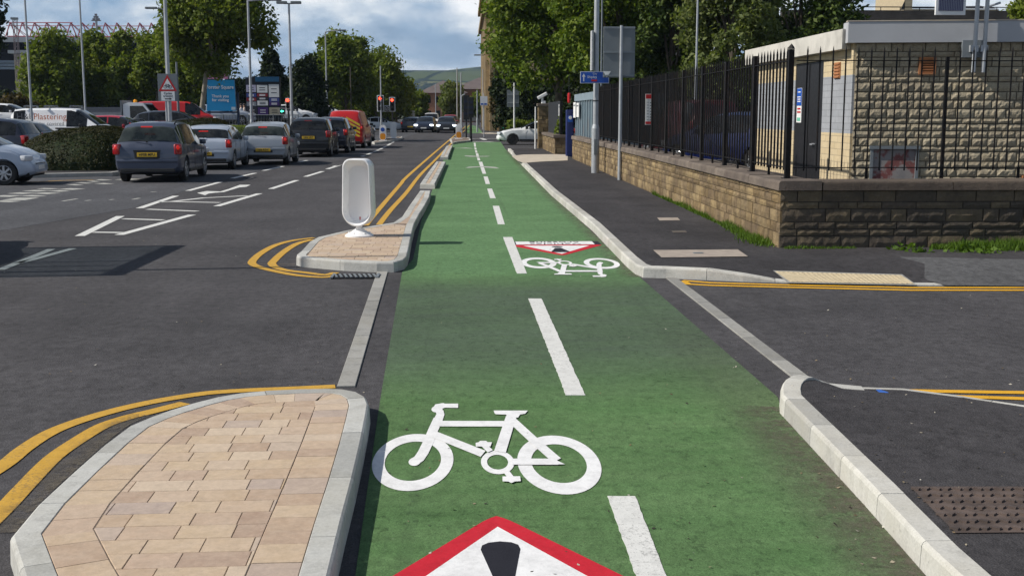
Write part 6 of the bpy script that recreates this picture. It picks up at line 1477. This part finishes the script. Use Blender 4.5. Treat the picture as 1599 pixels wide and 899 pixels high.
# ---------------------------------------------------------------- people
def person(label,x,y,z0,rz,shirt,legs,hair=(.03,.02,.015),h=1.72,step=.12,hold=False):
    t=thing('person',label,'person',(x,y,z0),rz)
    V=[(0,0,.93,.14),(0,.0,1.15,.135),(0,0,1.36,.155),(0,0,1.47,.07),(0,.01,1.55,.06),(0,.02,1.66,.095)]
    E=[(0,1),(1,2),(2,3),(3,4),(4,5)]
    for s in(-1,1):
        b=len(V); V+=[(s*.10,.0,.86,.09),(s*.11,s*step*.5+.03,.48,.062),(s*.11,s*step*1.3,.08,.045),(s*.11,s*step*1.3+.14,.04,.04)]; E+=[(0,b),(b,b+1),(b+1,b+2),(b+2,b+3)]
        b=len(V); V+=[(s*.19,0,1.40,.055),(s*.25,-.03-s*step*.4,1.13,.042),(s*.24,.08-s*step*.5,.88,.032),(s*.24,.11-s*step*.5,.80,.03)]; E+=[(2,b),(b,b+1),(b+1,b+2),(b+2,b+3)]
    me=bpy.data.meshes.new('body'); me.from_pydata([q[:3] for q in V],E,[]); o=bpy.data.objects.new('body',me); COL.objects.link(o)
    o.modifiers.new('s','SKIN'); 
    for i,q in enumerate(V): me.skin_vertices[0].data[i].radius=(q[3],q[3])
    me.skin_vertices[0].data[0].use_root=True
    o.modifiers.new('u','SUBSURF').levels=2
    dg=bpy.context.evaluated_depsgraph_get(); m2=bpy.data.meshes.new_from_object(o.evaluated_get(dg)); bpy.data.objects.remove(o)
    n=N('clothes'); zz=n.sep()[2]; c=n.mix(n.math('GREATER_THAN',zz,.92),legs,shirt); c=n.mix(n.math('GREATER_THAN',zz,1.47),c,(.45,.27,.19)); n.col(c); n.rough(.85)
    m2.materials.clear(); m2.materials.append(n.m); m2.polygons.foreach_set('use_smooth',[True]*len(m2.polygons)); b=bpy.data.objects.new('body',m2); COL.objects.link(b); b.parent=t
    MB().ell((0,-.005,1.70),(.095,.11,.085)).build('hair',plain('hair_dark',hair,.7),t,smooth=60)
person('pedestrian in a white top and dark trousers walking beside the totem sign',AT(377,180,86)[0],86,.72,R(80),(.78,.78,.78),(.06,.07,.10))
person('pedestrian with a pale top walking just behind the one in white',AT(382,180,89)[0],89,.74,R(100),(.6,.5,.45),(.12,.12,.13))
# ---------------------------------------------------------------- buildings
def building(name,label,loc,rz=0): return thing(name,label,'building',loc,rz)
sb=building('stone_building','tall ornate sandstone building with cornices at the end of the cycle lane',(2.42,118,0)); 
MB().prism([(0,0),(12,0),(12,34),(0,34)],0,14.2).build('wall',M['stone'] if False else plain('ashlar',(.40,.30,.17),.9,var=.25,scale=1.3,dirt=((.10,.075,.05),.8)),sb)
mb=MB()
for z_,o_,h_ in((4.2,.14,.25),(8.6,.16,.3),(11.7,.75,.5),(13.9,.8,.5)): mb.prism([(-o_,-o_),(12,-o_),(12,34+o_),(-o_,34+o_)],z_,z_+h_)
mb.build('cornice',plain('cornice_stone',(.30,.23,.14),.9,var=.3,scale=2,dirt=((.08,.06,.045),.7)),sb)
mb=MB()
for i in range(13): mb.box((-.20,1.2+i*2.7,6.9),(.46,.8,13.7))
for i in range(4): mb.box((1.2+i*2.8,-.09,6.9),(.7,.22,13.7))
mb.build('pilasters',bpy.data.materials['ashlar'],sb)
for x_ in(.55,1.05): MB().box((x_ if x_>1 else .62,-.24,6.6),(.13,.13,13)).build('gap_shade_strip',M['dark_under'],sb)  # added near-black strips that draw the facade's shaded gaps
for y_ in(1.9,4.6,10,15.4,20.8): MB().box((-.20,y_,6.6),(.3,.22,13)).build('gap_shade_strip',M['dark_under'],sb)  # same dark strips, painting shade beside the pilasters
for i in range(12):
    for z_ in(2.2,6.4,10.2):
        w=MB().box((-.02,2.55+i*2.7,z_),(.10,1.15,2.1)).build('window',M['glass'],sb)
for i in range(3):
    for z_ in(2.2,6.4,10.2): MB().box((2.6+i*2.8,-.02,z_),(1.15,.10,2.1)).build('window',M['glass'],sb)
MB().prism([(.4,.4),(11.6,.4),(11.6,33.6),(.4,33.6)],14.41,15.6).build('roof',plain('slate',(.06,.06,.07),.8),sb)
def hip(mb,x0,x1,y0,y1,ze,zr_,ov=.5):
    a,b,c,d=(x0-ov,y0-ov,ze),(x1+ov,y0-ov,ze),(x1+ov,y1+ov,ze),(x0-ov,y1+ov,ze); i=min(x1-x0,y1-y0)/2
    if x1-x0>y1-y0: e,f=(x0+i,(y0+y1)/2,zr_),(x1-i,(y0+y1)/2,zr_); mb.add([a,b,c,d,e,f],[(0,1,5,4),(1,2,5),(2,3,4,5),(3,0,4),(0,3,2,1)])
    else: e,f=((x0+x1)/2,y0+i,zr_),((x0+x1)/2,y1-i,zr_); mb.add([a,b,c,d,e,f],[(0,1,4),(1,2,5,4),(2,3,5),(3,0,4,5),(0,3,2,1)])
of=building('brick_office','brick office with big grey brown hipped roofs closing the far end of the street',(0,230,0))
brk=N('red_brick'); brk.col(brk.mix(1.0,brk.ramp(brk.noise(1.5,5,.7),[(.3,(.30,.13,.065)),(.7,(.42,.20,.11))]),brk.ramp(brk.noise(12,4),[(.3,.8),(.7,1.1)]),'MULTIPLY')); brk.rough(.9)
rt_=plain('roof_tiles',(.12,.095,.09),.85,var=.2,scale=1.0)
mb=MB(); mb.prism([(-8.2,0),(-.5,0),(-.5,14),(-8.2,14)],0,5.6); mb.prism([(-1.5,4),(14,4),(14,22),(-1.5,22)],0,6.4); mb.build('wall',brk.m,of)
mb=MB(); hip(mb,-8.2,-.5,0,14,5.6,8.1,1.0); mb.build('roof',rt_,of); mb=MB(); hip(mb,-1.8,14,4,22,6.4,10.2,1.0); mb.build('roof',rt_,of)
for i in range(4):
    for z_ in(1.6,4.3): MB().box((-7.2+i*1.8,-.03,z_),(.95,.1,1.25)).build('window',M['glass'],of)
MB().box((2,3.9,1.4),(5,.12,2.4)).build('cream_front',M['paleslab'],of)
st=building('stadium','football stadium with red roof trusses above a grey roof edge',(0,250,0)); X=lambda px:AT(px,100,250)[0]; Zs=lambda py:AT(60,py,250)[2]
rf=plain('stand_roof',(.30,.32,.35),.6,var=.08,scale=.4); dk=plain('stand_dark',(.008,.008,.010),.95,var=.2,spec=.02)
MB().prism([(X(4),0),(X(300),0),(X(300),30),(X(4),30)],Zs(66),Zs(58)).build('roof',rf,st)
MB().prism([(X(-40),1),(X(300),1),(X(300),29),(X(-40),29)],0,Zs(66.1)).build('stand',dk,st)
MB().prism([(X(31),-3),(X(70),-3),(X(70),.9),(X(31),.9)],0,Zs(86)).build('cream_tower',plain('cream_render',(.36,.31,.24),.85,var=.1),st)
MB().prism([(X(23),-3.4),(X(75),-3.4),(X(75),.8),(X(23),.8)],Zs(85),Zs(80)).build('tower_roof',rf,st)
mb=MB()
for q in(97,102,107): mb.box((X(8),-.5,Zs(q)),(X(32)-X(-20),1.2,.5))
mb.build('seat_rows',plain('stand_glass',(.10,.14,.20),.3),st)
red=plain('truss_red',(.34,.08,.10),.5,var=.1); mb=MB(); h0,h1=Zs(58.5),Zs(34.5)
xs=[14,33,52,71,90,109,127,145,163,181,199,217,235]
for px in xs:
    a=X(px); 
    for dx_ in(-9,9): mb.tube((a,2,h1),(X(px+dx_),2,h0),.12,n=5)
    for dx_ in(-3,3): mb.tube((a,2,h1),(X(px+dx_),14,h0),.08,n=5)
mb.tube((X(8),2,h1),(X(112),2,h1),.10,n=5); mb.tube((X(8),2,Zs(39.5)),(X(240),2,Zs(39.5)),.08,n=5); mb.tube((X(8),2,h0+.3),(X(240),2,h0+.3),.12,n=5); mb.build('roof_truss',red,st)
fl_=thing('floodlight','floodlight cluster on a pole above the pointed tree','floodlight',(AT(150,28,230)[0],230,0)); zt=AT(150,28,230)[2]; MB().tube((0,0,0),(0,0,zt),.22).build('pole',M['galv'],fl_)
mb=MB(); 
for i in range(3):
    for j in range(3-i): mb.box(((j-(2-i)/2)*.45,0,zt-.3+i*.42),(.40,.4,.36))
mb.box((0,0,zt-.55),(1.7,.5,.16)); mb.build('lamp_cluster',plain('floodlight_grey',(.16,.15,.17),.5),fl_)
ms=thing('lattice_mast','slim lattice mast in front of the stadium roof','mast',(AT(27.5,100,200)[0],200,0)); zt=AT(27,29.5,200)[2]; mb=MB()
for a,b in((-.3,-.3),(.3,-.3),(.3,.3),(-.3,.3)): mb.tube((a,b,0),(a*.9,b*.9,zt),.06,n=5)
for i in range(24): q=zt/24; s=1 if i%2 else -1; mb.tube((-.3*s,-.3,i*q),(.3*s,-.3,(i+1)*q),.04,n=4)
mb.build('lattice',plain('mast_grey',(.14,.11,.12),.6),ms); MB().box((0,-.2,zt),(1.1,.5,.35)).build('lamps',M['galv_dark'],ms)
rw=thing('retaining_wall','dark stone retaining wall with a railing behind the brick building','wall',(0,72,0)); x0,x1=AT(1225,20,72)[0],AT(1800,20,72)[0]; zt=AT(1400,16.5,72)[2]
mb=MB(); mb.prism([(x0,0),(x1,0),(x1,1),(x0,1)],0,zt); mb.build('wall',plain('blackened_stone',(.055,.048,.042),.95,var=.45,scale=1.4,bump=.05),rw); mb=MB(); mb.tube((x0,.3,zt+.22),(x1,.3,zt+.22),.03)
for i in range(20): mb.tube((x0+i*(x1-x0)/19,.3,zt),(x0+i*(x1-x0)/19,.3,zt+.22),.025,n=5)
mb.build('railing',M['iron'],rw)
gb=building('gabled_house','cream gable with a dark slate roof seen above the retaining wall',(0,84,0)); z=lambda py:AT(1400,py,84)[2]; X=lambda px:AT(px,10,84)[0]
MB().prism([(X(1412),0),(X(1424.5),0),(X(1424.5),6),(X(1412),6)],0,z(-25)).build('chimney_stack',plain('cream_stone',(.46,.38,.25),.9,var=.12),gb)
mb=MB(); mb.add([(X(1424),-.1,z(14)),(X(1560),-.1,z(14)),(X(1560),3,z(3)),(X(1424),3,z(6)),(X(1406),.0,z(16)),(X(1413),.0,z(0)),(X(1413),.0,z(16))],[(0,1,2,3),(4,6,5)]); mb.build('roof',plain('slate_dark',(.045,.045,.05),.8),gb)
MB().prism([(X(1424.6),0),(X(1560),0),(X(1560),5),(X(1424.6),5)],0,z(14.5)).build('wall',plain('cream_stone',(0,0,0)),gb)
ob=building('slate_roofed_house','stone house with a grey slate roof glimpsed between the trees',(AT(1073,20,112)[0],112,0)); z=lambda py:AT(1073,py,112)[2]
MB().box((0,3,z(22)/2),(4.2,6,z(22))).build('wall',plain('pale_stone_wall',(.26,.24,.22),.9,var=.15),ob); mb=MB(); mb.add([(-2.4,-.4,z(16)),(2.4,-.4,z(16)),(2.4,3,z(-8)),(-2.4,3,z(-8)),(2.4,6.4,z(16)),(-2.4,6.4,z(16))],[(0,1,2,3),(3,2,4,5),(0,3,5),(1,4,2)]); mb.build('roof',plain('grey_slate',(.13,.13,.14),.8,var=.15),ob)
MB().box((.9,-.02,z(29)),(.9,.1,1.0)).build('window',plain('pale_window',(.35,.40,.48),.3),ob)
# ---------------------------------------------------------------- hills
xs=np.linspace(-2600,2600,120); ys=np.linspace(900,4200,70)
gx,gy=np.meshgrid(xs,ys); t=np.clip((gy-1100)/1700,0,1); s_=t*t*(3-2*t)
ridge=97+14*np.sin(gx/420+.9)-26*np.clip((-gx-170)/300,0,1)+6*np.sin(gx/130)+5*np.sin(gy/160+gx/240)
hz=s_*ridge+np.where(gy<2000,0,0)+6*np.sin(gx/90+gy/140)*s_-4
v=np.stack([gx,gy,hz],2).reshape(-1,3); nx=120; f=np.array([[j*nx+i,j*nx+i+1,(j+1)*nx+i+1,(j+1)*nx+i] for j in range(69) for i in range(119)])
n=N('hill_fields'); vo=n.new('ShaderNodeTexVoronoi'); vo.inputs['Scale'].default_value=1; mp=n.new('ShaderNodeMapping'); mp.inputs['Scale'].default_value=(.008,.0035,0); n.lk(n.tc.outputs['Object'],mp.inputs[0]); n.lk(mp.outputs[0],vo.inputs['Vector'])
fc=n.ramp(n.sep(vo.outputs['Color'])[0],[(.1,(.06,.08,.026)),(.5,(.11,.12,.045)),(.9,(.19,.17,.085))])
wd=n.ramp(n.math('ADD',n.noise(.012,6,.65,stretch=(1,.3,1)),n.math('MULTIPLY',n.noise(.06,4,.7,stretch=(1,.4,1)),.3)),[(.66,0.0),(.70,1.0)])
ve=n.new('ShaderNodeTexVoronoi',feature='DISTANCE_TO_EDGE'); ve.inputs['Scale'].default_value=1; n.lk(mp.outputs[0],ve.inputs['Vector']); hd=n.ramp(n.math('ADD',ve.outputs['Distance'],n.math('MULTIPLY',n.noise(.05,3),.06)),[(.055,1.0),(.085,0.0)])
n.col(n.mix(n.math('MAXIMUM',wd,hd),fc,(.010,.020,.012))); n.rough(1.0); n.b.inputs['Specular IOR Level'].default_value=0
hl=rawmesh('hills',v,f,n.m); struct(hl); hl.data.polygons.foreach_set('use_smooth',[True]*len(hl.data.polygons))
# ---------------------------------------------------------------- haze
vm=bpy.data.materials.new('haze'); vm.use_nodes=True; nt_=vm.node_tree; nt_.nodes.remove(nt_.nodes['Principled BSDF']); pv=nt_.nodes.new('ShaderNodeVolumePrincipled'); pv.inputs['Density'].default_value=HAZE; pv.inputs['Color'].default_value=(.55,.72,.98,1); nt_.links.new(pv.outputs[0],nt_.nodes['Material Output'].inputs['Volume'])
hb=MB().box((0,1950,64),(5600,4700,136)).build('haze',vm); tag(hb,kind='stuff'); vm.cycles.homogeneous_volume=True if hasattr(vm.cycles,'homogeneous_volume') else None
# ---------------------------------------------------------------- sky and sun
SUNV=Vector((1,.10,-.90)).normalized()
sun_d=bpy.data.lights.new('sun','SUN'); sun=bpy.data.objects.new('sun',sun_d); COL.objects.link(sun); sun_d.energy=SUN; sun_d.angle=R(.5); sun_d.color=(1,.945,.86); sun.rotation_euler=SUNV.to_track_quat('-Z','Y').to_euler(); sun.location=(-20,-5,30)
w=bpy.data.worlds.new('World'); scn.world=w; w.use_nodes=True; nt_=w.node_tree; ln=nt_.links; bg=nt_.nodes['Background']
sk=nt_.nodes.new('ShaderNodeTexSky'); sk.sky_type='NISHITA'; sk.sun_disc=False; sk.sun_elevation=math.asin(-SUNV.z); sk.sun_rotation=math.atan2(-SUNV.x,-SUNV.y)
bg.inputs['Strength'].default_value=SKY
def WN(t,**k):
    x=nt_.nodes.new(t)
    for a,b in k.items():
        if a in x.inputs: x.inputs[a].default_value=b
        else: setattr(x,a,b)
    return x
tc=WN('ShaderNodeTexCoord'); mp=WN('ShaderNodeMapping'); mp.inputs['Scale'].default_value=(1,1,2.3); mp.inputs['Location'].default_value=(.31,.0,.06); ln.new(tc.outputs['Generated'],mp.inputs[0])
n1=WN('ShaderNodeTexNoise'); n1.inputs['Scale'].default_value=6.5; n1.inputs['Detail'].default_value=9; n1.inputs['Roughness'].default_value=.52; n1.inputs['Distortion'].default_value=.25; ln.new(mp.outputs[0],n1.inputs['Vector'])
n2=WN('ShaderNodeTexNoise'); n2.inputs['Scale'].default_value=8.5; n2.inputs['Detail'].default_value=8; n2.inputs['Roughness'].default_value=.55; mp2=WN('ShaderNodeMapping'); mp2.inputs['Scale'].default_value=(1,1,2.6); mp2.inputs['Location'].default_value=(.7,.2,.045); ln.new(tc.outputs['Generated'],mp2.inputs[0]); ln.new(mp2.outputs[0],n2.inputs['Vector'])
def wr(fac,stops):
    x=WN('ShaderNodeValToRGB'); e=x.color_ramp.elements
    while len(e)<len(stops): e.new(.5)
    for q,(p,c) in zip(e,stops): q.position=p; q.color=(*c,1) if hasattr(c,'__len__') else (c,c,c,1)
    ln.new(fac,x.inputs[0]); return x.outputs[0]
def wm(f,a,b,mode='MIX'):
    x=WN('ShaderNodeMix',data_type='RGBA',blend_type=mode)
    for i,v_ in((0,f),(6,a),(7,b)):
        if hasattr(v_,'is_output'): ln.new(v_,x.inputs[i])
        else: x.inputs[i].default_value=v_ if not hasattr(v_,'__len__') else (*v_,1)
    return x.outputs[2]
k_=1/SKY
cl=wr(n2.outputs['Fac'],[(.34,(.24*k_,.34*k_,.47*k_)),(.43,(.38*k_,.48*k_,.60*k_)),(.51,(.64*k_,.70*k_,.76*k_)),(.60,(.88*k_,.90*k_,.92*k_))])
mk=wr(n1.outputs['Fac'],[(.40,0.0),(.53,1.0)])
blue=wm(.5,sk.outputs[0],(.24*k_,.43*k_,.74*k_))
sz=WN('ShaderNodeSeparateXYZ'); ln.new(tc.outputs['Generated'],sz.inputs[0]); up_=WN('ShaderNodeMapRange'); up_.inputs[1].default_value=.13; up_.inputs[2].default_value=.42; up_.inputs[4].default_value=.86; ln.new(sz.outputs[2],up_.inputs[0])
ln.new(wm(up_.outputs[0],wm(mk,blue,cl),sk.outputs[0]),bg.inputs['Color'])
scn.view_settings.exposure=EXPO
